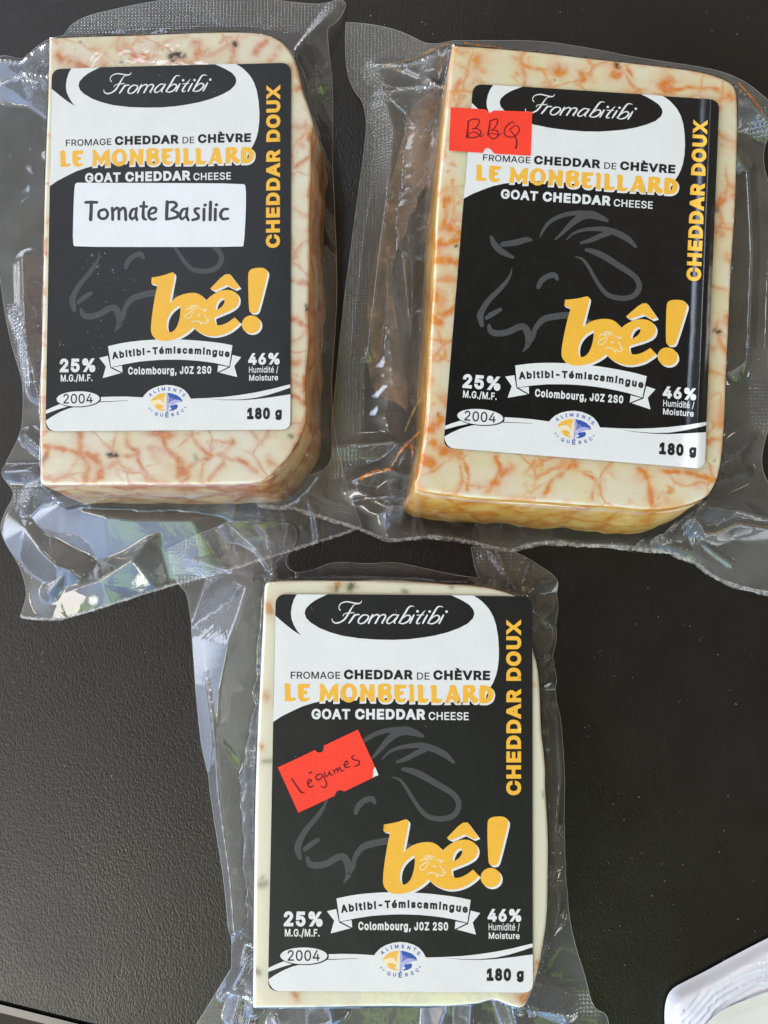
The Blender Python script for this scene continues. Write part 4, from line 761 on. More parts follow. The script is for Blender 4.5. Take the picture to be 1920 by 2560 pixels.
be_h1 = smooth(T('G', [(440, 545), (447, 575), (447, 640), (435, 720), (410, 800), (380, 850), (340, 882), (300, 880), (280, 840), (275, 780), (290, 700), (330, 630), (390, 575)]), 1)
be_h2 = smooth(T('G', [(980, 465), (995, 490), (990, 530), (960, 575), (905, 612), (878, 608), (890, 550), (915, 500), (950, 470)]), 1)
circ = smooth(T('G', [(815, 345), (815, 345), (985, 170), (1055, 167), (1055, 167), (1180, 335), (1180, 335), (1125, 360), (1125, 360), (1018, 305), (1018, 305), (868, 372), (868, 372)]), 1)
exc = smooth(T('G', [(1283, 180), (1295, 130), (1340, 103), (1430, 95), (1490, 105), (1525, 150), (1520, 200), (1420, 600), (1395, 655), (1345, 665), (1305, 650), (1295, 610), (1285, 400)]), 1)
dot = ell(*T('G', [(1322, 802)])[0], 116 * k_, 112 * k_)
for i, d in enumerate((2.4, 4.6)):
    art('big_yellow_word', 'white', .026 + .003 * i, poly(be + d, be_h1 + d, be_h2 + d) + poly(circ + d) + poly(exc + d) + poly(dot + d))
art('big_yellow_word', 'yellow', .036, poly(be, be_h1, be_h2) + poly(circ) + poly(exc) + poly(dot))
# goat head drawn in brush strokes
GOAT = [([(615, 285), (640, 230), (700, 160), (800, 115), (900, 100), (1000, 100)], [8, 22, 30, 34, 36, 34]),
 ([(735, 300), (800, 240), (860, 180), (930, 130), (1000, 112), (1070, 132), (1130, 158)], [14, 30, 44, 54, 62, 48, 24]),
 ([(818, 305), (870, 258), (940, 232), (1030, 222), (1120, 226), (1200, 252), (1290, 300), (1350, 358)], [8, 18, 26, 32, 42, 48, 44, 22]),
 ([(930, 330), (1000, 310), (1070, 280), (1150, 250)], [20, 34, 40, 40]),
 ([(240, 285), (265, 340), (320, 395), (405, 440)], [24, 46, 48, 24]), ([(330, 340), (430, 326), (510, 304), (548, 308)], [40, 48, 40, 20]),
 ([(400, 522), (380, 590), (320, 670), (230, 760), (180, 830), (155, 890), (168, 960)], [5, 20, 35, 40, 45, 50, 34]),
 ([(205, 905), (250, 875), (310, 842)], [30, 40, 30]), ([(602, 668), (625, 622), (670, 588), (725, 577), (747, 605)], [34, 42, 42, 42, 28]),
 ([(885, 435), (940, 455), (985, 510), (1030, 590), (1080, 670), (1140, 730), (1240, 755), (1330, 738), (1375, 680), (1365, 620), (1320, 570), (1220, 505), (1100, 430), (1020, 395), (970, 383)], [6, 20, 25, 28, 32, 36, 40, 42, 42, 42, 42, 45, 48, 40, 26]),
 ([(222, 965), (240, 1010), (300, 1025), (380, 1010), (440, 980), (490, 975), (520, 1020), (525, 1100), (482, 1168)], [26, 45, 48, 48, 48, 50, 55, 46, 4]),
 ([(512, 1120), (560, 1050), (580, 985), (640, 918), (730, 895), (840, 888), (960, 925), (1050, 960)], [30, 36, 38, 48, 50, 50, 42, 22])]
gs = []
for i, (p, wd) in enumerate(GOAT):
    v, f, o = ribbon(p, wd); gs.append((TX(v), f, o * .05 + i * 2))
art('goat_emblem', 'grey', .012, gs)
gs = []
for i, (p, wd) in enumerate(GOAT):
    q = np.array(p, float); q = T('G', np.c_[800 - (q[:, 0] - 135) / 1260 * 300, 545 + (q[:, 1] - 85) / 1090 * 270]); v, f, o = ribbon(q, np.array(wd) * .042 + .8); gs.append((v, f, o * .05 + i * 2))
art('small_goat_emblem', 'cream', .040, gs)
# script name in the oval
SCR = [([(205, 178), (188, 155), (195, 115), (230, 85), (290, 72), (350, 82), (420, 95), (460, 85), (473, 60)], [14, 10, 12, 14, 16, 17, 19, 12, 6]),
 ([(402, 105), (370, 120), (330, 180), (290, 250), (250, 300), (200, 330), (150, 340), (110, 320), (100, 285)], [6, 12, 21, 23, 23, 19, 19, 14, 8]),
 ([(238, 250), (255, 225), (300, 215), (350, 212), (382, 204)], [10, 10, 12, 14, 8]),
 ([(388, 232), (350, 290), (315, 338)], [20, 26, 20]), ([(352, 285), (395, 242), (428, 232), (445, 236)], [8, 16, 19, 12]),
 ([(540, 238), (490, 242), (445, 282), (430, 325), (455, 347), (500, 337), (545, 295), (560, 258), (540, 238)], [13, 20, 23, 20, 15, 20, 23, 20, 13]),
 ([(612, 235), (585, 285), (560, 342)], [20, 25, 22]), ([(580, 298), (630, 248), (668, 234), (692, 250), (672, 295), (645, 342)], [7, 14, 20, 22, 24, 22]),
 ([(665, 298), (712, 248), (750, 234), (774, 252), (752, 300), (728, 335), (742, 346)], [7, 14, 20, 22, 24, 20, 9]),
 ([(932, 242), (870, 236), (812, 282), (790, 325), (812, 347), (858, 325), (905, 272)], [12, 18, 22, 22, 16, 12, 9]), ([(938, 238), (910, 280), (882, 325), (896, 346)], [16, 24, 22, 10]),
 ([(1132, 132), (1092, 127), (1058, 152), (1010, 230), (945, 335)], [7, 15, 22, 26, 22]), ([(955, 312), (1025, 252), (1068, 243), (1086, 272), (1050, 322), (990, 347), (942, 338)], [8, 15, 20, 23, 22, 17, 12]),
 ([(1130, 240), (1105, 288), (1080, 340)], [20, 26, 20]), ([(1270, 183), (1222, 240), (1175, 308), (1166, 338), (1186, 348), (1208, 334)], [8, 20, 25, 22, 14, 7]), ([(1168, 241), (1210, 239), (1255, 237)], [10, 12, 9]),
 ([(1298, 240), (1270, 288), (1242, 342)], [20, 26, 20]), ([(1494, 138), (1452, 130), (1418, 152), (1370, 230), (1308, 338)], [7, 15, 22, 26, 22]),
 ([(1318, 315), (1388, 254), (1432, 245), (1450, 274), (1414, 324), (1354, 349), (1304, 340)], [8, 15, 20, 23, 22, 17, 12]), ([(1502, 240), (1476, 288), (1446, 345)], [20, 26, 20])]
gs = []
for i, (p, wd) in enumerate(SCR):
    v, f, o = ribbon(T('M', p), np.array(wd) * TILE['M'][2] * .95); gs.append((v, f, o * .05 + i * 2))
for c in ((1175, 193), (1328, 195), (1540, 197)): gs += poly(ell(*T('M', [c])[0], 3.3, 3.3, 14))
art('script_lettering', 'white', .030, gs)
# small oval emblem with a two-coloured lily
art('lily_emblem', 'yellow', .024, poly(T('L', [(290, 660), (340, 580), (430, 500), (560, 435), (735, 405), (720, 500), (640, 530), (520, 590), (400, 625)])) + poly(T('L', [(430, 760), (560, 750), (660, 800), (670, 850), (600, 880), (740, 945), (640, 950), (520, 910), (440, 840)])))
art('lily_emblem', 'gold', .024, poly(T('L', [(735, 405), (720, 500), (640, 530), (520, 590), (600, 620), (680, 720), (720, 800), (745, 960), (768, 960), (768, 405)])))
art('lily_emblem', 'palegold', .028, poly(T('L', [(745, 405), (768, 405), (768, 960), (740, 900), (690, 700), (715, 520)])) + poly(T('L', [(300, 665), (400, 630), (520, 600), (620, 650), (700, 760), (600, 740), (480, 745), (400, 770), (420, 830), (340, 770)])))
art('lily_emblem', 'blue', .024, poly(T('L', [(800, 405), (950, 430), (1100, 490), (1210, 580), (1260, 690), (1150, 630), (1040, 615), (900, 545), (840, 530)])) + poly(T('L', [(870, 830), (930, 785), (1080, 755), (1115, 810), (1080, 890), (960, 945), (820, 960), (930, 890)])))
art('lily_emblem', 'mauve', .024, poly(T('L', [(840, 532), (900, 547), (1040, 617), (920, 660), (830, 750)])))
art('lily_emblem', 'lilac', .024, poly(T('L', [(772, 405), (800, 405), (838, 532), (830, 750), (870, 826), (800, 958), (772, 960)])) + poly(T('L', [(1045, 620), (1150, 635), (1240, 690), (1120, 700), (930, 780), (880, 820), (850, 760), (930, 665)])))
for ch, x, y, r in (('A', 288, 455, -33), ('L', 420, 365, -25), ('I', 533, 312, -14), ('M', 680, 290, -5), ('E', 858, 291, 3), ('N', 1020, 324, 14), ('T', 1178, 372, 24), ('S', 1285, 478, 34)):
    art('lily_emblem', 'blue', .024, letter(ch, T('L', [(x, y)])[0], 100 * TILE['L'][2], r, 26, 1.05))
for ch, x, y, r, c in (('D', 258, 872, 40, 58), ('U', 325, 938, 33, 58), ('Q', 465, 1038, 20, 100), ('U', 625, 1072, 8, 98), ('É', 785, 1060, 0, 120), ('B', 955, 1068, -8, 98), ('E', 1115, 1028, -18, 98), ('C', 1250, 948, -32, 98)):
    art('lily_emblem', 'blue', .024, letter(ch, T('L', [(x, y)])[0], c * TILE['L'][2] * (1.22 if ch == 'É' else 1), r, 24, 1.05))
art('lily_emblem', 'blue', .024, poly(T('L', [(1290, 850), (1340, 835), (1355, 860), (1310, 872)])))

BU = np.linspace(.86, 1.06, 401); BS = np.interp(BU, [.86, .900, .922, .962, .976, .988, 1.06], [0, 0, .27, .43, 0, -.22, -.22]); BZ = np.cumsum(BS) * (BU[1] - BU[0]) * 61.0
def bendz(i, uv):
    u = uv[:, 0]
    return np.interp(u, BU, BZ) if i == 2 else 0 * u
CUTS = {2: ([.90, .905, .91, .916, .922, .928, .934, .94, .946, .952, .958, .962, .966, .971, .976, .982, .988, .994], []), 1: ([], []), 3: ([], [])}
def cutmesh(V, F, xs, ys):
    bm = bmesh.new(); vs = [bm.verts.new((p[0], p[1], p[2])) for p in V]
    for f in F:
        try: bm.faces.new([vs[i] for i in f])
        except ValueError: pass
    for ax, cs in ((0, xs), (1, ys)):
        for c in cs:
            co = [0, 0, 0]; no = [0, 0, 0]; co[ax] = c; no[ax] = 1
            bmesh.ops.bisect_plane(bm, geom=bm.verts[:] + bm.edges[:] + bm.faces[:], plane_co=co, plane_no=no, dist=1e-6)
    bm.verts.index_update(); V2 = np.array([tuple(v.co) for v in bm.verts]); F2 = [[v.index for v in f.verts] for f in bm.faces]; bm.free(); return V2, F2
def place(name, groups, i, h, parent, z0, direct=False):
    """lay flat shapes (reference-label pixels, or photo pixels when direct) on the label's surface"""
    mats = []; VV = []; FF = []; MI = []; n0 = 0; Hinv = np.linalg.inv(HREF[i])
    for mat, z, shapes in groups:
        if mat not in mats: mats.append(mat)
        for v, f, o in shapes:
            ref = hmap(Hinv, v) if direct else v
            uv = hmap(HUNIT, ref)
            V, F = cutmesh(np.c_[uv, np.asarray(o) * .0004], F=f, xs=CUTS[i][0], ys=CUTS[i][1])
            ph = hmap(HREF[i] @ np.linalg.inv(HUNIT), V[:, :2]); zz = h + z0 + z + V[:, 2] + bendz(i, V[:, :2])
            W = P(ph, zz); VV.append(W); 
            for q in F:
                a, b, c = W[q[0], :2], W[q[1], :2], W[q[2], :2]
                area = sum(W[q[k], 0] * W[q[(k + 1) % len(q)], 1] - W[q[(k + 1) % len(q)], 0] * W[q[k], 1] for k in range(len(q)))
                FF.append([n0 + k for k in (q if area > 0 else q[::-1])]); MI.append(mats.index(mat))
            n0 += len(W)
    return mk(name, np.vstack(VV), FF, [M[m] for m in mats], parent, True, MI)
def label_on(i, h, pk, gloss=False):
    base = place('label', [('black_gloss' if gloss else 'black', 0.0, [fill([lab])])], i, h, pk, .45)
    for nm, groups in ART.items(): place(nm, [(('black_gloss' if (gloss and m == 'black') else m), z, s) for m, z, s in groups], i, h, base, .45)
    return base

# ------------------------------------------------------------------ package with white flavour sticker
H1, H2, H3 = 25.0, 25.0, 25.0
c3 = lambda pts: tl(0, 640, K1, pts); c1 = lambda pts: tl(0, 0, K1, pts); c2 = lambda pts: tl(960, 0, K1, pts); c4 = lambda pts: tl(960, 640, K1, pts)
r1 = lambda pts: tl(640, 0, .28933, pts); r2 = lambda pts: tl(640, 600, .28933, pts)
TOP1 = [(122, 93), (122, 93), (235, 88), (347, 85.6), (521, 78), (625, 78), (665, 84), (694, 95), (715, 112), (735, 140), (748, 182), (756, 226), (768, 255), (782, 298), (783, 315), (776, 347), (779, 428), (774.5, 492), (773, 560), (774.5, 650), (771, 745), (771, 802), (773, 846), (764, 933), (762, 985), (767, 1040), (757, 1078), (738, 1118), (705, 1158), (668, 1196), (640, 1208), (579, 1210), (463, 1212), (289, 1210), (180, 1211), (101, 1211), (101, 1211), (98.5, 1150), (99, 980), (104, 844), (107, 680), (108.5, 514), (114, 351), (119, 243)]
st1 = [(c3(p), wd, s) for p, wd, s in [
 ([(195, 820), (260, 835), (340, 850), (430, 862)], .55, .9), ([(340, 760), (345, 850), (378, 900), (368, 980)], .8, .9), ([(350, 845), (420, 880), (440, 930), (400, 975)], .8, .9), ([(345, 835), (350, 850)], 1.1, 1.0),
 ([(545, 770), (560, 820), (600, 850), (560, 862), (480, 862)], .6, .75), ([(600, 850), (605, 900), (640, 960)], .5, .7), ([(640, 770), (700, 770), (720, 830), (760, 870), (780, 920), (770, 950)], .8, .8), ([(700, 765), (720, 775)], 1.3, .9), ([(775, 910), (785, 930)], 1.3, 1.0), ([(780, 920), (830, 900), (900, 870)], .6, .7),
 ([(830, 760), (870, 840), (960, 862), (1000, 800)], .6, .7), ([(970, 862), (960, 910), (900, 960)], .5, .7), ([(970, 870), (1050, 890), (1110, 935)], .5, .7), ([(1090, 760), (1125, 810)], .5, .6), ([(175, 900), (200, 870), (215, 830)], .7, .8), ([(330, 880), (300, 940), (345, 985)], .4, .5), ([(500, 930), (540, 985)], .3, .4), ([(690, 880), (650, 830), (700, 850)], 1.0, .5), ([(820, 950), (780, 985)], .6, .7), ([(190, 700), (230, 650), (195, 620)], .5, .6), ([(800, 770), (860, 760)], .5, .5)]]
st1 += [(c1(p), wd, s) for p, wd, s in [([(520, 150), (500, 200), (540, 230), (600, 245)], .6, .5), ([(580, 235), (630, 250), (655, 235)], 1.3, .75), ([(640, 250), (700, 185), (770, 160), (800, 150)], .8, .45), ([(300, 268), (350, 282), (375, 292)], .9, 1.0), ([(250, 238), (272, 248)], 1.0, 1.0), ([(840, 180), (855, 225), (838, 265)], .8, .9), ([(1030, 160), (1010, 200), (1005, 285)], .7, .65), ([(1150, 175), (1105, 225)], .9, .7), ([(430, 250), (450, 280)], 1.3, .6), ([(900, 215), (870, 240)], .6, .6), ([(740, 265), (730, 290)], 1.4, .5), ([(1200, 200), (1170, 260)], 1.2, .5)]]
st1 += [(r1(p), wd, s) for p, wd, s in [([(330, 1440), (400, 1400), (480, 1355)], .5, .9), ([(325, 1800), (380, 1840), (460, 1870)], .4, .7), ([(330, 1250), (400, 1260)], .8, .4), ([(340, 775), (392, 760)], .8, .9), ([(470, 1150), (455, 1200)], .7, .7), ([(450, 1690), (480, 1560)], .5, .7)]]
st1 += [(r2(p), wd, s) for p, wd, s in [([(310, 350), (400, 370), (450, 385)], .6, .7), ([(310, 685), (380, 705), (445, 745)], .6, .9), ([(310, 1050), (355, 1055)], .9, .7), ([(310, 1340), (370, 1370), (425, 1405)], .6, .9), ([(430, 1180), (400, 1290)], .6, .9), ([(440, 600), (450, 700)], .6, .8), ([(100, 1900), (180, 1960), (150, 2040)], .8, .6), ([(420, 1620), (330, 1800)], 1.0, .8)]]
st1 += [(tl(0, 600, .27125, p), wd, s) for p, wd, s in [([(420, 0), (415, 120)], .5, .9), ([(410, 440), (415, 500)], .5, 1.0), ([(400, 860), (408, 890)], .5, .6), ([(385, 1480), (400, 1560), (390, 1650)], .9, .7)]]
hb1 = [(c3([(472, 856), (496, 860)]), .55, 1.0), (c1([(738, 244), (765, 235), (788, 240)]), .75, 1.1), (c1([(740, 262), (752, 245)]), .4, .9), (c1([(1010, 183), (1022, 192)]), .5, .9), (r2([(432, 560), (440, 600)]), .4, 1.0), (r2([(380, 1720), (330, 1800)]), .35, .9), (c1([(348, 178), (352, 184)]), .25, .7), (c1([(520, 270), (535, 276)]), .3, .6)]
gr1 = [(r2([(290, 1690), (305, 1700)]), .5, .8), (c3([(190, 880), (200, 870)]), .5, .5), (c3([(840, 860), (845, 875)]), .4, .5)]
def bul1(nx, ny): return .3 + 1.2 * max(0, nx) + 1.6 * max(0, -ny)
pk1 = thing('cheese_package', (*P([(440, 650)], 0)[0][:2], 0.0), 'vacuum-packed red-veined cheese block with the white Tomate Basilic sticker on its black label', 'cheese', 'vacuum-packed cheese blocks')
_, top1 = block('cheese_block', TOP1, H1, bul1, [M['cheese_red'], M['rind_red']], pk1, st1, hb1, gr1, (), .35)
OUT1 = [(-40, 150), (0, 140), (27, 144), (53, 152), (89, 118), (121, 97), (150, 92), (162, 87), (173, 66), (202, 46), (249, 32), (347, 11), (417, 0), (560, -14), (640, -8), (686, 1), (770, 9), (802, 11), (842, 1), (858, 2), (866, 16), (863, 34), (854, 56), (837, 79), (821, 94), (821, 116), (825, 156), (832, 202), (833, 260), (833, 347), (837, 463), (842, 607), (845, 687), (845, 762), (838, 900), (831, 1005), (842, 1120), (872, 1230), (905, 1318), (905, 1318), (850, 1338), (720, 1380), (640, 1404), (560, 1430), (442, 1460), (376, 1480), (289, 1509), (202, 1535), (150, 1548), (72, 1546), (51, 1540), (51, 1540), (65, 1497), (66, 1477), (58, 1439), (43, 1404), (17, 1364), (2, 1329), (2, 1306), (17, 1271), (33, 1245), (33, 1225), (14, 1202), (9, 1179), (16, 1153), (35, 1121), (54, 1077), (58, 1040), (59, 985), (54, 942), (35, 885), (16, 806), (5, 730), (0, 690), (-40, 560)]
RID1 = [([(118, 100, 25), (86, 122, 18), (53, 152, 9), (-10, 148, 6)], 5.5), ([(116, 184, 24), (60, 180, 10), (0, 205, 5)], 4.0), ([(90, 205, 14), (40, 192, 7)], 3.0),
        ([(98, 1206, 24), (72, 1232, 14), (56, 1275, 6)], 4.0), ([(100, 1212, 22), (140, 1228, 14), (168, 1258, 9)], 4.0), ([(72, 1174, 8), (10, 1178, 4)], 3.0), ([(58, 1085, 4), (98, 1122, 10)], 3.0),
        ([(150, 1262, 10), (205, 1275, 11), (262, 1290, 11), (340, 1300, 10), (480, 1300, 9)], 15.0), ([(62, 1320, 5), (100, 1375, 8), (138, 1412, 9), (166, 1420, 8)], 8.0), ([(166, 1420, 8), (118, 1480, 5)], 5.0),
        ([(700, 108, 25), (735, 120, 22), (770, 82, 9), (845, 15, 4)], 5.0), ([(735, 128, 23), (758, 160, 9), (800, 205, 5), (830, 208, 4)], 5.0), ([(766, 240, 16), (800, 290, 7), (815, 400, 5), (820, 520, 5)], 4.0),
        ([(671, 1203, 25.5), (705, 1160, 25.8), (728, 1088, 25.5)], 3.0), ([(765, 1128, 18), (800, 1105, 9), (830, 1085, 5)], 4.0), ([(700, 1178, 20), (760, 1160, 10), (822, 1140, 5)], 4.0), ([(804, 960, 9), (830, 1025, 5)], 3.0), ([(40, 780, 3), (62, 850, 6), (75, 900, 8), (98, 1030, 18)], 3.5),
        ([(150, 1480, 3), (250, 1450, 6), (330, 1400, 8), (372, 1350, 8), (450, 1310, 7), (560, 1285, 6), (680, 1290, 4)], 9.0), ([(55, 640, 6), (60, 800, 6), (75, 950, 9)], 5.0)]
EMB1 = [([(150, 60), (350, -10), (600, -30), (900, -30), (880, 90), (820, 80), (745, 82), (620, 62), (350, 70), (180, 84)], .6), ([(20, 760), (62, 760), (90, 900), (60, 1000)], .8), ([(20, 1215), (85, 1225), (70, 1262), (20, 1262)], .8)]
out1, zf1 = film(pk1, OUT1, H1, top1, .6, RID1, EMB1, 2.6, .6, M['film'], 3.0, None, [(110, 95), (700, 105), (100, 1208), (700, 1170)], 4, bul1)
torn(pk1, [(51, 1540), (72, 1546), (150, 1548), (202, 1535), (289, 1509), (376, 1480), (442, 1460), (560, 1430), (640, 1404), (720, 1380), (850, 1338), (903, 1318)], .6, zf1, .75)
label_on(1, H1, pk1)
sk = place('flavour_sticker', [('sticker', 0.0, [fill([smooth(T('N', [(110, 58), (110, 58), (800, 60), (1550, 65), (1572, 90), (1572, 300), (1555, 600), (1535, 612), (800, 614), (100, 612), (75, 590), (80, 330), (90, 80)]), 1)])])], 1, H1, pk1, .56, True)
TOM = [([(186, 228), (235, 226), (285, 228)], [24, 26, 24]), ([(236, 228), (234, 300), (230, 376)], [30, 30, 32]),
 ([(340, 290), (306, 305), (300, 345), (325, 368), (362, 362), (378, 325), (358, 292), (336, 290)], [24, 24, 26, 24, 24, 24, 24, 22]),
 ([(416, 276), (420, 325), (420, 376)], [24, 26, 26]), ([(420, 312), (448, 280), (472, 288), (474, 372)], [16, 24, 26, 26]), ([(476, 312), (504, 278), (528, 292), (534, 378)], [16, 24, 26, 26]),
 ([(626, 284), (590, 292), (570, 340), (586, 372), (616, 350)], [18, 24, 26, 24, 16]), ([(628, 278), (620, 340), (630, 378)], [22, 26, 24]),
 ([(690, 226), (684, 300), (686, 360), (708, 376)], [22, 26, 28, 20]), ([(660, 262), (716, 264)], [22, 22]),
 ([(742, 330), (788, 312), (792, 280), (758, 278), (734, 312), (736, 356), (766, 376), (796, 366)], [16, 22, 24, 24, 26, 26, 24, 20]),
 ([(892, 224), (888, 300), (886, 372)], [30, 30, 28]), ([(886, 230), (948, 226), (972, 254), (930, 292)], [20, 24, 26, 20]), ([(926, 294), (980, 318), (974, 354), (888, 374)], [18, 26, 26, 22]),
 ([(1062, 282), (1024, 292), (1002, 340), (1018, 372), (1050, 350)], [18, 24, 26, 24, 16]), ([(1066, 278), (1058, 340), (1074, 380)], [22, 26, 24]),
 ([(1166, 280), (1136, 284), (1132, 308), (1160, 340), (1156, 366), (1110, 380)], [20, 24, 24, 26, 26, 22]), ([(1210, 286), (1208, 380)], [26, 26]), ([(1216, 252), (1222, 250)], [26, 26]),
 ([(1266, 226), (1262, 378)], [28, 28]), ([(1308, 286), (1306, 380)], [26, 26]), ([(1314, 250), (1320, 248)], [26, 26]), ([(1416, 286), (1376, 290), (1352, 332), (1370, 370), (1418, 368)], [22, 24, 28, 26, 22])]
gs = []
for i, (p, wd) in enumerate(TOM):
    v, f, o = ribbon(T('N', p), np.array(wd) * TILE['N'][2]); gs.append((v, f, o * .05 + i * 2))
place('lettering', [('toner', .012, gs)], 1, H1, sk, .56, True)

# ------------------------------------------------------------------ package with red tag at its upper corner
g2 = lambda pts: tl(1560, 140, .28037, pts); h2 = lambda pts: tl(1560, 740, .33457, pts); e2 = lambda pts: tl(820, 640, .29839, pts)
TOP2 = [(1132, 112), (1132, 112), (1170, 114), (1220, 117), (1365, 130), (1458, 142), (1597, 157), (1712, 171), (1770, 181), (1822, 200), (1840, 218), (1845, 250), (1845, 347), (1840, 521), (1831, 640), (1828, 698), (1819, 900), (1811, 1103), (1800, 1180), (1790, 1209), (1772, 1239), (1744, 1254), (1694, 1269), (1627, 1275), (1560, 1269), (1450, 1262), (1377, 1256), (1265, 1250), (1168, 1243), (1100, 1234), (1052, 1227), (1038, 1222), (1038, 1206), (1047, 1180), (1058, 1110), (1067, 1045), (1076, 842), (1084, 698), (1090, 521), (1105, 370), (1119, 231), (1128, 145)]
st2 = [(c2(p), wd, s) for p, wd, s in [([(300, 215), (390, 245), (425, 300)], .8, .6), ([(400, 250), (420, 300)], 1.2, .7), ([(560, 250), (660, 300), (740, 300)], .5, .7), ([(735, 300), (770, 315), (755, 290)], 1.0, .95), ([(690, 310), (725, 365)], .4, .7), ([(850, 312), (866, 340)], .9, 1.0), ([(1000, 288), (1008, 318)], 1.1, 1.1), ([(1050, 290), (1070, 332)], .5, .8), ([(1205, 375), (1240, 350), (1222, 395)], 1.2, 1.0), ([(1250, 385), (1380, 380), (1450, 390), (1512, 432)], .5, .85), ([(865, 215), (868, 255)], .4, .5), ([(330, 350), (300, 430), (340, 420)], .7, .7), ([(1480, 400), (1520, 440)], 1.3, .6), ([(560, 330), (580, 360)], .4, .4),
 ([(265, 820), (280, 870), (260, 950), (250, 990)], .9, .7), ([(280, 978), (318, 1005)], .8, 1.2), ([(262, 850), (268, 900)], .5, 1.0), ([(225, 1050), (270, 1060), (312, 1035)], .7, 1.0), ([(225, 1085), (245, 1040)], 1.0, .9), ([(250, 300), (275, 460)], .6, .5), ([(230, 640), (285, 600)], 1.0, .35), ([(1440, 900), (1485, 850), (1525, 845)], .8, .7)]]
st2 += [(c4(p), wd, s) for p, wd, s in [([(225, 15), (310, 25)], 1.0, 1.0), ([(220, 150), (238, 210)], 1.4, .85), ([(240, 252), (300, 232), (312, 180)], .7, .9), ([(215, 270), (235, 290)], 1.2, .9), ([(230, 320), (265, 420), (240, 450)], .6, .7), ([(190, 560), (205, 530)], .8, .5), ([(180, 755), (215, 740), (240, 700)], 1.1, 1.0), ([(210, 812), (260, 832), (325, 850)], .9, 1.0), ([(250, 840), (320, 845)], 1.3, .9), ([(170, 880), (198, 884)], 1.1, 1.3), ([(300, 850), (350, 900), (362, 1010)], .35, .8), ([(480, 868), (500, 930), (455, 1015)], .6, .9), ([(545, 910), (505, 955), (480, 1000)], .9, .7), ([(650, 880), (618, 930)], .4, .7), ([(822, 885), (780, 930), (720, 970), (690, 1035)], .5, .85), ([(818, 885), (826, 900)], .8, 1.2), ([(860, 940), (912, 972), (900, 1052)], .4, .7), ([(1110, 920), (1142, 962), (1158, 1065)], .6, 1.0), ([(1115, 930), (1135, 950)], 1.2, .8), ([(1200, 925), (1330, 938), (1424, 972)], .6, 1.0), ([(160, 950), (260, 900), (300, 860)], .4, .6), ([(1210, 1040), (1240, 1065)], 1.0, .4), ([(700, 975), (640, 1010)], .3, .5)]]
st2 += [(g2(p), wd, s) for p, wd, s in [([(835, 1360), (862, 1250), (990, 1240)], .7, .75), ([(860, 1500), (872, 1600)], .9, .6), ([(920, 805), (1000, 800)], .8, .45), ([(950, 1830), (925, 1780)], .8, .6), ([(815, 1340), (850, 1330)], .8, 1.0)]]
st2 += [(h2(p), wd, s) for p, wd, s in [([(692, 200), (712, 330), (770, 440)], .7, .7), ([(660, 395), (722, 350)], .9, .6), ([(630, 1086), (680, 1075), (735, 1070)], .6, .8), ([(720, 960), (742, 930)], 1.0, .6), ([(770, 170), (775, 200)], .8, .8)]]
hb2 = [(c2([(1003, 272), (1010, 285)]), .55, 1.1), (g2([(825, 1360), (828, 1372)]), .6, 1.1), (h2([(676, 258), (708, 272)]), .6, 1.1), (c2([(308, 1065), (314, 1060)]), .3, .8), (c2([(735, 345), (740, 350)]), .25, .7), (c4([(228, 683), (232, 688)]), .25, .7), (h2([(678, 1222), (680, 1226)]), .25, .6)]
pa2 = []
def bul2(nx, ny): return .3 + 1.2 * max(0, -nx) + 3.2 * max(0, -ny) ** 2
pk2 = thing('cheese_package', (*P([(1450, 690)], 0)[0][:2], 0.0), 'vacuum-packed orange-veined cheese block with the red handwritten BBQ tag stuck over its label', 'cheese', 'vacuum-packed cheese blocks')
_, top2 = block('cheese_block', TOP2, H2, bul2, [M['cheese_orange'], M['rind_orange']], pk2, st2, hb2, [], pa2, .75)
OUT2 = [(864, 56), (864, 56), (909, 58), (966, 68), (1006, 80), (1042, 98), (1066, 109), (1096, 110), (1132, 101), (1157, 103), (1249, 101), (1365, 104), (1481, 121), (1597, 146), (1770, 172), (1845, 197), (1886, 222), (1935, 262), (1922, 322), (1908, 378), (1910, 420), (1922, 457), (1945, 560), (1950, 800), (1940, 1000), (1920, 1075), (1908, 1115), (1903, 1155), (1910, 1188), (1925, 1215), (1955, 1300), (1965, 1484), (1920, 1480), (1857, 1468), (1787, 1442), (1730, 1404), (1654, 1378), (1568, 1371), (1452, 1364), (1365, 1358), (1307, 1364), (1272, 1375), (1226, 1367), (1162, 1352), (1076, 1343), (995, 1349), (960, 1346), (897, 1320), (792, 1287), (731, 1269), (694, 1268), (642, 1262), (642, 1262), (654, 1236), (680, 1204), (690, 1200), (723, 1196), (780, 1187), (810, 1175), (829, 1150), (832, 1120), (828, 1074), (836, 987), (856, 785), (874, 640), (887, 545), (900, 453), (914, 345), (916, 304), (911, 272), (903, 247), (887, 231), (871, 196), (864, 149), (863, 114)]
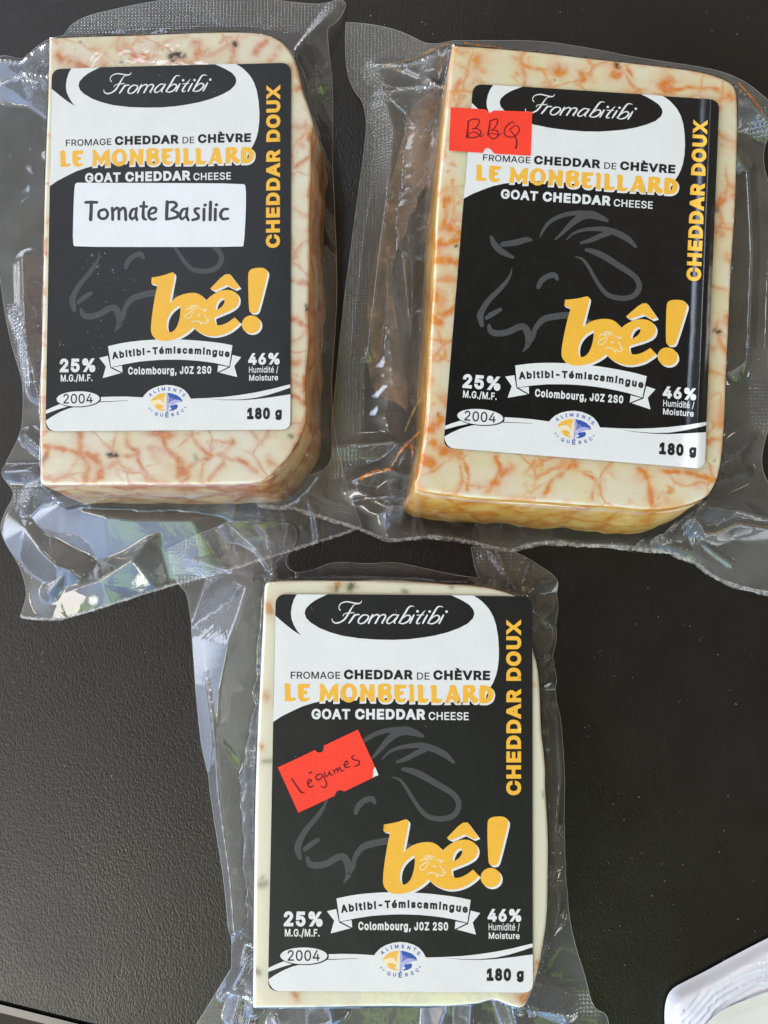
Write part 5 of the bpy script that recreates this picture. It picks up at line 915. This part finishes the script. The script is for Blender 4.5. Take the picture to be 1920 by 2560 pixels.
RID2 = [([(1134, 108, 25), (1098, 120, 24), (1062, 142, 16), (1020, 158, 10), (950, 160, 5)], 5.0), ([(1108, 212, 24.5), (1060, 195, 12), (1005, 175, 8), (950, 162, 5)], 4.0), ([(1108, 213, 24), (1040, 215, 10), (965, 230, 5)], 4.0),
        ([(1042, 1200, 22), (1015, 1195, 12), (975, 1172, 8), (900, 1192, 5)], 4.5), ([(1050, 1078, 22), (1012, 1110, 12), (975, 1172, 7)], 4.0), ([(985, 1105, 7), (900, 1112, 5), (830, 1120, 4)], 4.0),
        ([(1842, 206, 25), (1870, 235, 14), (1900, 275, 8), (1935, 310, 6)], 4.0), ([(1744, 1256, 24), (1747, 1300, 11), (1765, 1332, 7), (1790, 1334, 6), (1850, 1310, 8), (1930, 1322, 5)], 4.0), ([(1790, 1210, 24), (1830, 1195, 10), (1872, 1180, 5)], 3.5), ([(1795, 1175, 22), (1840, 1140, 8), (1880, 1100, 5)], 5.0), ([(1770, 1262, 20), (1840, 1275, 8), (1930, 1300, 5)], 5.0),
        ([(1030, 1255, 12), (1000, 1275, 7), (960, 1262, 5), (890, 1222, 4)], 4.0), ([(1075, 1290, 7), (1200, 1345, 4)], 5.0), ([(1560, 1350, 5), (1640, 1355, 6), (1720, 1375, 5), (1780, 1410, 3)], 5.0), ([(1838, 375, 8), (1870, 420, 6), (1880, 620, 6), (1870, 900, 6)], 6.0), ([(965, 260, 5), (985, 330, 5), (968, 480, 5), (945, 660, 5), (922, 860, 5)], 5.0), ([(1010, 650, 8), (1020, 760, 9), (1030, 860, 10), (1040, 950, 9)], 6.0)]
EMB2 = [([(850, 40), (980, 50), (1100, 105), (1090, 150), (950, 150), (930, 165), (975, 240), (985, 330), (965, 470), (935, 660), (915, 860), (905, 1100), (890, 1180), (830, 1200), (800, 1150), (900, 350)], .7), ([(1870, 880), (1960, 860), (1950, 1090), (1872, 1080)], 1.0), ([(1860, 240), (1930, 270), (1925, 345), (1862, 350)], 1.0)]
out2, zf2 = film(pk2, OUT2, H2, top2, 2.2, RID2, EMB2, 2.6, .5, M['film2'], 12.0, None, [(1132, 112), (1838, 215), (1042, 1222), (1770, 1240)], 4, bul2)
torn(pk2, [(1965, 1484), (1920, 1480), (1857, 1468), (1787, 1442), (1730, 1404), (1654, 1378), (1568, 1371), (1452, 1364), (1365, 1358), (1307, 1364), (1272, 1375), (1226, 1367), (1162, 1352), (1076, 1343), (995, 1349), (960, 1346), (897, 1320), (792, 1287), (731, 1269), (694, 1268), (644, 1262)], 2.2, zf2, 1.0)
label_on(2, H2, pk2, True)
def notched(t, pts): return smooth(T(t, pts), 1)
rt = [(92, 155), (92, 155), (330, 170), (565, 185), (565, 185), (592, 195), (612, 228), (640, 233), (668, 215), (680, 200), (680, 200), (950, 207), (1220, 216), (1220, 216), (1209, 520), (1198, 826), (1198, 826), (950, 812), (695, 797), (695, 797), (668, 765), (645, 735), (605, 716), (565, 728), (535, 786), (535, 786), (300, 770), (68, 754), (68, 754), (80, 460)]
tag2 = place('price_tag', [('red', 0.0, [fill([notched('R', rt)])])], 2, H2, pk2, .57, True)
BBQ = [([(337, 345), (328, 470), (315, 576)], [18, 24, 26]), ([(330, 352), (395, 322), (468, 322), (487, 362), (442, 436), (385, 455), (452, 450), (512, 492), (490, 545), (420, 572), (342, 572), (350, 520), (420, 498), (482, 535), (515, 560), (552, 530)], [14, 16, 17, 18, 17, 14, 15, 18, 18, 16, 15, 12, 14, 16, 14, 8]),
 ([(637, 340), (626, 440), (606, 534)], [16, 24, 24]), ([(632, 350), (715, 318), (742, 352), (700, 440), (655, 472), (730, 478), (752, 545), (695, 588), (640, 570), (622, 530), (690, 520), (755, 540), (802, 518)], [14, 17, 18, 16, 13, 16, 18, 16, 15, 12, 12, 13, 8]),
 ([(978, 375), (940, 360), (872, 408), (834, 480), (845, 540), (900, 566), (982, 555), (1036, 490), (1030, 430), (982, 410), (905, 466)], [10, 15, 17, 18, 17, 16, 17, 17, 15, 13, 13]), ([(905, 466), (985, 560), (1006, 640), (994, 722)], [13, 17, 21, 23])]
gs = []
for i, (p, wd) in enumerate(BBQ):
    v, f, o = ribbon(T('R', p), np.array(wd) * TILE['R'][2]); gs.append((v, f, o * .05 + i * 2))
place('handwriting', [('marker', .012, gs)], 2, H2, tag2, .57, True)
# spice oil caught in the folds of the bag
def smear(name, items, mat, parent, zf, lift=.15):
    V = []; F = []; n0 = 0
    for p, wd in items:
        v, f, o = ribbon(p, wd); w_ = P(v, 3.0)[:, :2]; z = zf(w_)[0]
        for _ in range(6): w_ = P(v, z)[:, :2]; z = zf(w_)[0] + lift
        V.append(np.c_[w_, z]); F += [[n0 + k for k in q] for q in f]; n0 += len(v)
    return mk(name, np.vstack(V), F, mat, parent, True)
for it in [(e2([(262, 1885), (300, 1850), (400, 1810), (520, 1785)]), [4, 9, 10, 6]), (e2([(520, 1785), (560, 1700), (640, 1600), (770, 1470)]), [5, 5, 6, 3]), (g2([(1020, 240), (1110, 340), (1190, 440), (1250, 540)]), [4, 5, 7, 4]), (c2([(345, 185), (440, 198), (560, 215), (700, 232)]), [3, 3.5, 3, 2.5])]:
    smear('spice_oil', [it], M['oil'], pk2, zf2)
for it in [(c2([(0, 285), (60, 270), (140, 248), (240, 200), (300, 190)]), [3, 4, 6, 7, 4]), (e2([(640, 1480), (700, 1330), (770, 1200)]), [4, 6, 3]), (c2([(0, 282), (90, 310), (180, 345), (250, 362)]), [4, 5, 5, 3]), (e2([(210, 1945), (420, 2080), (560, 2130), (640, 2080), (700, 1940)]), [1.5, 2, 2.5, 2.5, 2]), (h2([(590, 1500), (550, 1620), (600, 1740), (680, 1775), (860, 1700), (1070, 1730)]), [2, 3, 3, 3, 4, 5])]:
    smear('pale_spice_oil', [it], M['oil_pale'], pk2, zf2)
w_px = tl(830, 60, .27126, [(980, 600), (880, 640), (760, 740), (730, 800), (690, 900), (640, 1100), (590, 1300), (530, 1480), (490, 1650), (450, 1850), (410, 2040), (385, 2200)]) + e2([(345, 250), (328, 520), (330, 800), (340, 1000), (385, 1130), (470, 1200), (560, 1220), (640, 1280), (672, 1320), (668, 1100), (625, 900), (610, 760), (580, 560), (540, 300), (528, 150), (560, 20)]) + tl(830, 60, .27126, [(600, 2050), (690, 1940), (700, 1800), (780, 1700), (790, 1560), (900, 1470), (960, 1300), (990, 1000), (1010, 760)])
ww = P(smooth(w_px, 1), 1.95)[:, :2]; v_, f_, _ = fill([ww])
mk('reflection_patch', np.c_[v_, np.full(len(v_), 1.95)], f_, M['cheese_reflection'], pk2)  # the cheese's reflection, put in as a brown sheet under the film

# ------------------------------------------------------------------ package with red tag askew on its label
c5 = lambda pts: tl(0, 1280, K1, pts); c7 = lambda pts: tl(0, 1920, K1, pts); c8 = lambda pts: tl(960, 1920, K1, pts); q3 = lambda pts: tl(400, 1260, .30139, pts); v3 = lambda pts: tl(1320, 1490, .23529, pts)
TOP3 = [(661, 1466), (664, 1458), (672, 1454), (760, 1452), (897, 1452.5), (960, 1453.6), (1076, 1459), (1214, 1468), (1267, 1481), (1312, 1500), (1327, 1560), (1331, 1622), (1345, 1664), (1350.6, 1725), (1354, 1831), (1359, 1866), (1364.7, 1925), (1364, 1965), (1366, 2000), (1372, 2094), (1371, 2200), (1369, 2296), (1359, 2360), (1348, 2423), (1330, 2475), (1318, 2501), (1310, 2521), (1295, 2522), (1272, 2516), (1235, 2500), (1215, 2506), (1191, 2513), (1076, 2519), (960, 2517), (790, 2521), (632, 2522), (632, 2522), (632, 2441), (636.6, 2035), (642, 1858), (651, 1685), (657, 1560)]
st3 = [(q3([(900, 830), (908, 862)]), .8, .95), (q3([(1465, 660), (1475, 668)]), .6, 1.0), (q3([(1412, 690), (1418, 695)]), .5, .6), (c5([(1120, 1010), (1126, 1018)]), .4, .8), (v3([(45, 940), (75, 945)]), .5, .6), (c7([(1262, 968), (1280, 985), (1282, 1000)]), .6, .8), (c7([(1520, 1040), (1540, 1045)]), .6, .6), (c8([(612, 1000), (625, 985)]), .9, 1.2), (c8([(600, 990), (640, 1000)]), 1.5, .5), (c8([(660, 845), (680, 852)]), .6, .7), (c8([(655, 880), (690, 840)]), .9, .4), (c5([(1150, 790), (1158, 800)]), .9, .45), (c2([(0, 0)]), .1, 0)]
st3 = [(p, wd * 1.05, s * 1.1) for p, wd, s in st3]
hb3 = [(c8([(685, 100), (690, 128)]), .3, .35)]
gr3 = [(q3([(1572, 690), (1590, 672)]), .8, 1.0), (q3([(1462, 690), (1462, 712)]), .4, .9), (c7([(1125, 505), (1145, 498)]), .7, .65), (c7([(1128, 480), (1136, 472)]), .4, .5), (c7([(1104, 876), (1118, 884)]), .6, .75), (c5([(1140, 1078), (1165, 1076)]), .5, .6), (tl(960, 1280, K1, [(85, 340), (95, 345)]), .5, .7), (tl(960, 1280, K1, [(290, 324), (296, 324)]), .5, .6), (q3([(1620, 690), (1640, 694)]), .4, .5), (c7([(1380, 1036), (1420, 1040)]), .5, .4)]
def bul3(nx, ny): return .3 + .4 * abs(nx)
pk3 = thing('cheese_package', (*P([(1010, 1980)], 0)[0][:2], 0.0), 'vacuum-packed pale cheese block with the tilted red légumes tag on its black label', 'cheese', 'vacuum-packed cheese blocks')
_, top3 = block('cheese_block', TOP3, H3, bul3, [M['cheese_pale'], M['rind_pale']], pk3, st3, hb3, gr3)
OUT3 = [(420, 1373), (420, 1373), (480, 1342), (569, 1307), (593, 1304), (641, 1307), (720, 1308), (738, 1316), (743, 1344), (734, 1371), (720, 1390), (720, 1411), (732, 1428), (756, 1434), (786, 1426), (822, 1409), (856, 1405), (926, 1411), (983, 1404), (1047, 1419), (1134, 1439), (1191, 1446), (1191, 1446), (1177, 1367), (1177, 1367), (1272, 1372), (1336, 1404), (1392, 1446), (1392, 1490), (1388, 1592), (1377, 1627), (1385, 1697), (1394, 1772), (1403, 1859), (1406, 1920), (1408, 2036), (1414, 2209), (1423, 2296), (1440, 2371), (1463, 2441), (1482, 2522), (1516, 2533), (1522, 2560), (1530, 2640), (440, 2640), (492, 2560), (540, 2482), (582, 2412), (582, 2412), (578, 2325), (567, 2209), (547, 2094), (532, 2007), (521, 1920), (512, 1859), (500, 1743), (489, 1627), (475, 1531), (469, 1483), (447, 1462), (433, 1435), (423, 1396)]
RID3 = [([(676, 1454, 24), (684, 1436, 18), (640, 1372, 9), (574, 1310, 5)], 4.5), ([(684, 1446, 22), (668, 1338, 8), (646, 1310, 5)], 3.5), ([(632, 1450, 13), (612, 1436, 10), (540, 1418, 7), (482, 1398, 4)], 4.0), ([(632, 1450, 13), (616, 1470, 14), (595, 1540, 13), (570, 1610, 12), (548, 1720, 9), (540, 1840, 7)], 13.0),
        ([(505, 1580, 5), (520, 1720, 8), (538, 1860, 8), (545, 1980, 8), (560, 2090, 8), (575, 2200, 8), (585, 2330, 8)], 4.5), ([(628, 2370, 18), (612, 2365, 12), (600, 2420, 8)], 4.0), ([(578, 2480, 5), (600, 2440, 9), (622, 2400, 12)], 4.0), ([(632, 2518, 24), (612, 2500, 12), (578, 2485, 6)], 3.5), ([(600, 2490, 6), (580, 2560, 5)], 3.0), ([(622, 2500, 9), (628, 2540, 6)], 3.0),
        ([(1322, 1590, 22), (1350, 1560, 12), (1385, 1520, 5)], 4.0), ([(1312, 1500, 23), (1345, 1460, 9), (1390, 1450, 4)], 4.0), ([(1345, 1660, 22), (1372, 1625, 9), (1385, 1600, 5)], 4.0), ([(1352, 1720, 20), (1385, 1700, 8)], 3.5), ([(1372, 2200, 20), (1390, 2100, 10), (1400, 1950, 6), (1390, 1800, 6)], 4.0), ([(1350, 2440, 20), (1390, 2330, 9), (1400, 2250, 6)], 4.0), ([(1310, 2524, 22), (1345, 2530, 10), (1420, 2540, 5)], 4.0), ([(1280, 2518, 20), (1300, 2600, 5)], 4.0), ([(1120, 2520, 18), (1090, 2600, 6)], 4.0), ([(1180, 2518, 18), (1170, 2600, 6)], 3.5), ([(820, 2520, 14), (830, 2560, 9), (770, 2575, 6), (700, 2580, 5)], 4.0)]
EMB3 = [([(405, 1370), (500, 1330), (525, 1360), (520, 1440), (440, 1470)], .8), ([(720, 1390), (860, 1395), (1200, 1440), (1150, 1450), (980, 1440), (760, 1445)], .8), ([(1180, 1360), (1290, 1370), (1390, 1440), (1330, 1455), (1200, 1440)], .8), ([(1340, 2470), (1480, 2480), (1500, 2540), (1340, 2520)], 1.0)]
out3, zf3 = film(pk3, OUT3, H3, top3, 1.4, RID3, EMB3, 2.5, .6, M['film'], 27.0, None, [(665, 1458), (1310, 1500), (634, 2520), (1315, 2510)], 5, bul3)
label_on(3, H3, pk3)
lg = [(158, 545), (158, 545), (380, 445), (588, 344), (588, 344), (600, 362), (640, 378), (678, 362), (688, 325), (688, 296), (688, 296), (890, 200), (1083, 110), (1083, 110), (1180, 320), (1280, 540), (1318, 635), (1318, 635), (1120, 730), (925, 824), (925, 824), (890, 808), (850, 812), (828, 840), (815, 872), (815, 872), (600, 975), (395, 1068), (395, 1068), (280, 810)]
tag3 = place('price_tag', [('red', 0.0, [fill([notched('S', lg)])]), ('white', .010, [fill([T('S', [(1278, 540), (1260, 575), (1258, 620), (1250, 662), (1318, 635), (1305, 595)])])])], 3, H3, pk3, .57, True)
LEG = [([(322, 680), (370, 752), (425, 828), (462, 836)], [18, 18, 20, 12]), ([(500, 738), (540, 712), (535, 686), (505, 706), (510, 760), (545, 772), (570, 756)], [12, 15, 16, 18, 18, 16, 10]), ([(520, 612), (550, 598)], [18, 14]),
 ([(660, 625), (615, 632), (598, 668), (632, 690), (676, 645), (668, 625)], [13, 16, 18, 16, 15, 12]), ([(668, 625), (705, 690), (722, 742), (700, 778), (655, 766)], [12, 16, 17, 16, 10]), ([(697, 600), (708, 648), (738, 638), (752, 590)], [13, 16, 15, 12]), ([(752, 590), (768, 630), (797, 630)], [12, 15, 10]),
 ([(797, 572), (815, 612)], [12, 15]), ([(812, 594), (832, 558), (854, 602)], [11, 14, 15]), ([(852, 584), (870, 546), (890, 588), (924, 578)], [11, 14, 16, 10]), ([(925, 528), (966, 500), (950, 474), (926, 500), (940, 546), (992, 536)], [11, 14, 15, 16, 16, 10]), ([(1040, 405), (1010, 430), (1034, 458), (1088, 470), (1096, 510), (1044, 537)], [11, 15, 16, 16, 17, 10])]
gs = []
for i, (p, wd) in enumerate(LEG):
    v, f, o = ribbon(T('S', p), np.array(wd) * k_); gs.append((v, f, o * .05 + i * 2))
place('handwriting', [('marker', .020, gs)], 3, H3, tag3, .57, True)

# ------------------------------------------------------------------ beads of moisture on the labels
def drops(parent, items, name='water_drops'):
    V = []; F = []
    for c, r in items:
        n0 = len(V); V.append((c[0], c[1], c[2] + r * .75))
        for k, (rr, zz) in enumerate(((.55, .6), (.9, .28), (1.0, 0.0))):
            for a in range(10):
                t = a * math.pi / 5; V.append((c[0] + r * rr * math.cos(t), c[1] + r * rr * math.sin(t), c[2] + r * zz * .9))
        for a in range(10):
            b = (a + 1) % 10; F.append((n0, n0 + 1 + a, n0 + 1 + b))
            for k in (0, 1): F.append((n0 + 1 + k * 10 + a, n0 + 11 + k * 10 + a, n0 + 11 + k * 10 + b, n0 + 1 + k * 10 + b))
    o = mk(name, V, F, M['drop'], parent, True); o['kind'] = 'stuff'; return o
n = NT('clear_water'); lw = n.N('ShaderNodeLayerWeight'); lw.inputs['Blend'].default_value = .5; gl = n.N('ShaderNodeBsdfGlossy'); gl.inputs['Roughness'].default_value = .02; tr = n.N('ShaderNodeBsdfTransparent'); mx = n.N('ShaderNodeMixShader')
n.S(mx.inputs[0], n.mth('ADD', .05, n.mth('POWER', lw.outputs['Facing'], 4.0))); n.L(tr.outputs[0], mx.inputs[1]); n.L(gl.outputs[0], mx.inputs[2]); n.L(mx.outputs[0], n.out.inputs[0]); M['drop'] = n.m
def scatter(px_list, nrand, box, h, spread=1.0):
    it = [(P([p], h + .56)[0], r) for p, r in px_list]
    for _ in range(nrand):
        p = (rng.uniform(box[0], box[2]), rng.uniform(box[1], box[3])); it.append((P([p], h + .56)[0], float(np.clip(rng.lognormal(-2.2, .5), .05, .3))))
    return it
dr = [(tl(0, 600, .27125, [p])[0], r) for p, r in [((850, 142), .38), ((866, 142), .3), ((934, 152), .34), ((806, 196), .32), ((905, 250), .42), ((918, 232), .3), ((1045, 272), .42), ((1050, 300), .25), ((905, 312), .28), ((855, 215), .28), ((985, 568), .3), ((900, 700), .25), ((935, 745), .3), ((905, 822), .3), ((930, 995), .3), ((935, 885), .25), ((700, 600), .2), ((855, 985), .25), ((555, 960), .3), ((590, 965), .22)]]
dr += [(c1([p])[0], r) for p, r in [((918, 402), .25), ((928, 398), .3), ((690, 325), .25), ((455, 1095), .3)]] + [(c3([p])[0], r) for p, r in [((585, 105), .3), ((540, 145), .3), ((1140, 660), .35), ((1150, 690), .35), ((670, 175), .2)]]
drops(pk1, scatter(dr, 60, (140, 640, 330, 960), H1) )
drops(pk3, scatter([(q3([p])[0], r) for p, r in [((1258, 862), .2)]] + [((990, 1526), .3), ((991, 1531), .22), ((1058, 1728), .3), ((1062, 1722), .2), ((960, 2203), .28), ((978, 2206), .24), ((1130, 2157), .2)], 36, (700, 1500, 1320, 2440), H3))
drops(pk2, scatter([(h2([p])[0], r) for p, r in [((85, 250), .3), ((40, 290), .25)]], 24, (1200, 640, 1740, 1040), H2))

# ------------------------------------------------------------------ corner of a white plastic-wrapped stack
OUTW = [(1955, 2338), (1920, 2355), (1846, 2393), (1774, 2433), (1710, 2465), (1690, 2476), (1677, 2490), (1669, 2512), (1666, 2543), (1668, 2580), (1675, 2700), (2150, 2700), (2150, 2300)]
ow = resample(P(smooth(OUTW, 2), 2.0)[:, :2], .6)
inner = resample(P(catmull([(1990, 2470), (1920, 2492), (1862, 2514), (1816, 2534), (1786, 2556), (1768, 2580), (1760, 2640)], 6), 7.0)[:, :2], .8, False)
def zw(q):
    sd = -sdist(q, ow); di, _, _ = seg_dist(q, inner, False)
    cw = P([(1990, 2760)], 3)[0][:2]; rad = np.hypot(*(q - cw).T)
    s = rad + .7 * fbm(q, .06, 3.0) + .9 * fbm(q, .02, 5.0)
    lay = s / 1.45 + .6 * fbm(q, .035, 9); fr_ = lay - np.floor(lay); hsh = np.abs(np.sin(np.floor(lay) * 12.9898) * 43758.5) % 1
    ridge = (1 - fr_) ** 1.5 * (.25 + .8 * hsh) + .25 * np.abs(np.sin(s * 5.1 + 2 * fbm(q, .05, 1)))
    z = .6 + 2.6 * sstep(0, 1.8, sd) + sstep(.6, 3, sd) * ridge * .8 + .14 * np.clip(sd, 0, 40)
    return z, dict(streak=np.clip(hsh * .8 + .3 * fr_, 0, 1) * sstep(.5, 4, sd))
pw_loc = (*P([(1850, 2560)], 0)[0][:2], 0.0)
pack = thing('wrapped_stack', pw_loc, 'white stack wrapped in creased plastic, rounded corner at the edge of the black table', 'plastic pack')
sheet('plastic_wrap', ow, zw, .3, M['wrap'], pack)
corep = np.vstack([inner, P([(2100, 2660), (2140, 2440)], 7.0)[:, :2]])
cz = zw(corep)[0].max() + .35
def zc(q): return cz + .5 * sstep(0, 3, -sdist(q, corep)) + .1 * fbm(q, .1, 4.0), {}
sheet('stack_top', corep, zc, .8, M['wrap_core'], pack)

# ------------------------------------------------------------------ specks of dust on the table
V = []; F = []
for x, y in [(rng.uniform(1430, 1910), rng.uniform(1500, 2440)) for _ in range(40)] + [(rng.uniform(900, 1900), rng.uniform(5, 90)) for _ in range(12)] + [(rng.uniform(10, 480), rng.uniform(1620, 2490)) for _ in range(26)] + [(1780, 76), (1590, 1560), (1536, 1690), (1550, 2315), (1604, 2133), (1663, 2203), (1523, 2326), (1577, 2329), (1580, 2145), (1700, 1752), (1750, 1600), (1620, 1470), (1820, 1990), (1500, 1960), (1470, 1840), (1840, 1760), (1700, 2030), (1560, 2050), (1660, 1860), (1880, 1640), (250, 2068), (100, 1800), (312, 2515), (243, 2072)]:
    c = P([(x, y)], .05)[0]; r = rng.uniform(.07, .16); a = rng.uniform(0, 6.3); n0 = len(V)
    d = np.array([math.cos(a), math.sin(a), 0]) * r * rng.uniform(1, 2.2); e = np.array([-math.sin(a), math.cos(a), 0]) * r * .7
    V += [c - d, c + e, c + d, c - e, c + [0, 0, r]]; F += [(n0, n0 + 1, n0 + 4), (n0 + 1, n0 + 2, n0 + 4), (n0 + 2, n0 + 3, n0 + 4), (n0 + 3, n0, n0 + 4)]
du = mk('dust', V, F, M['dust'], None, False, loc=(0, 0, 0)); du['kind'] = 'stuff'
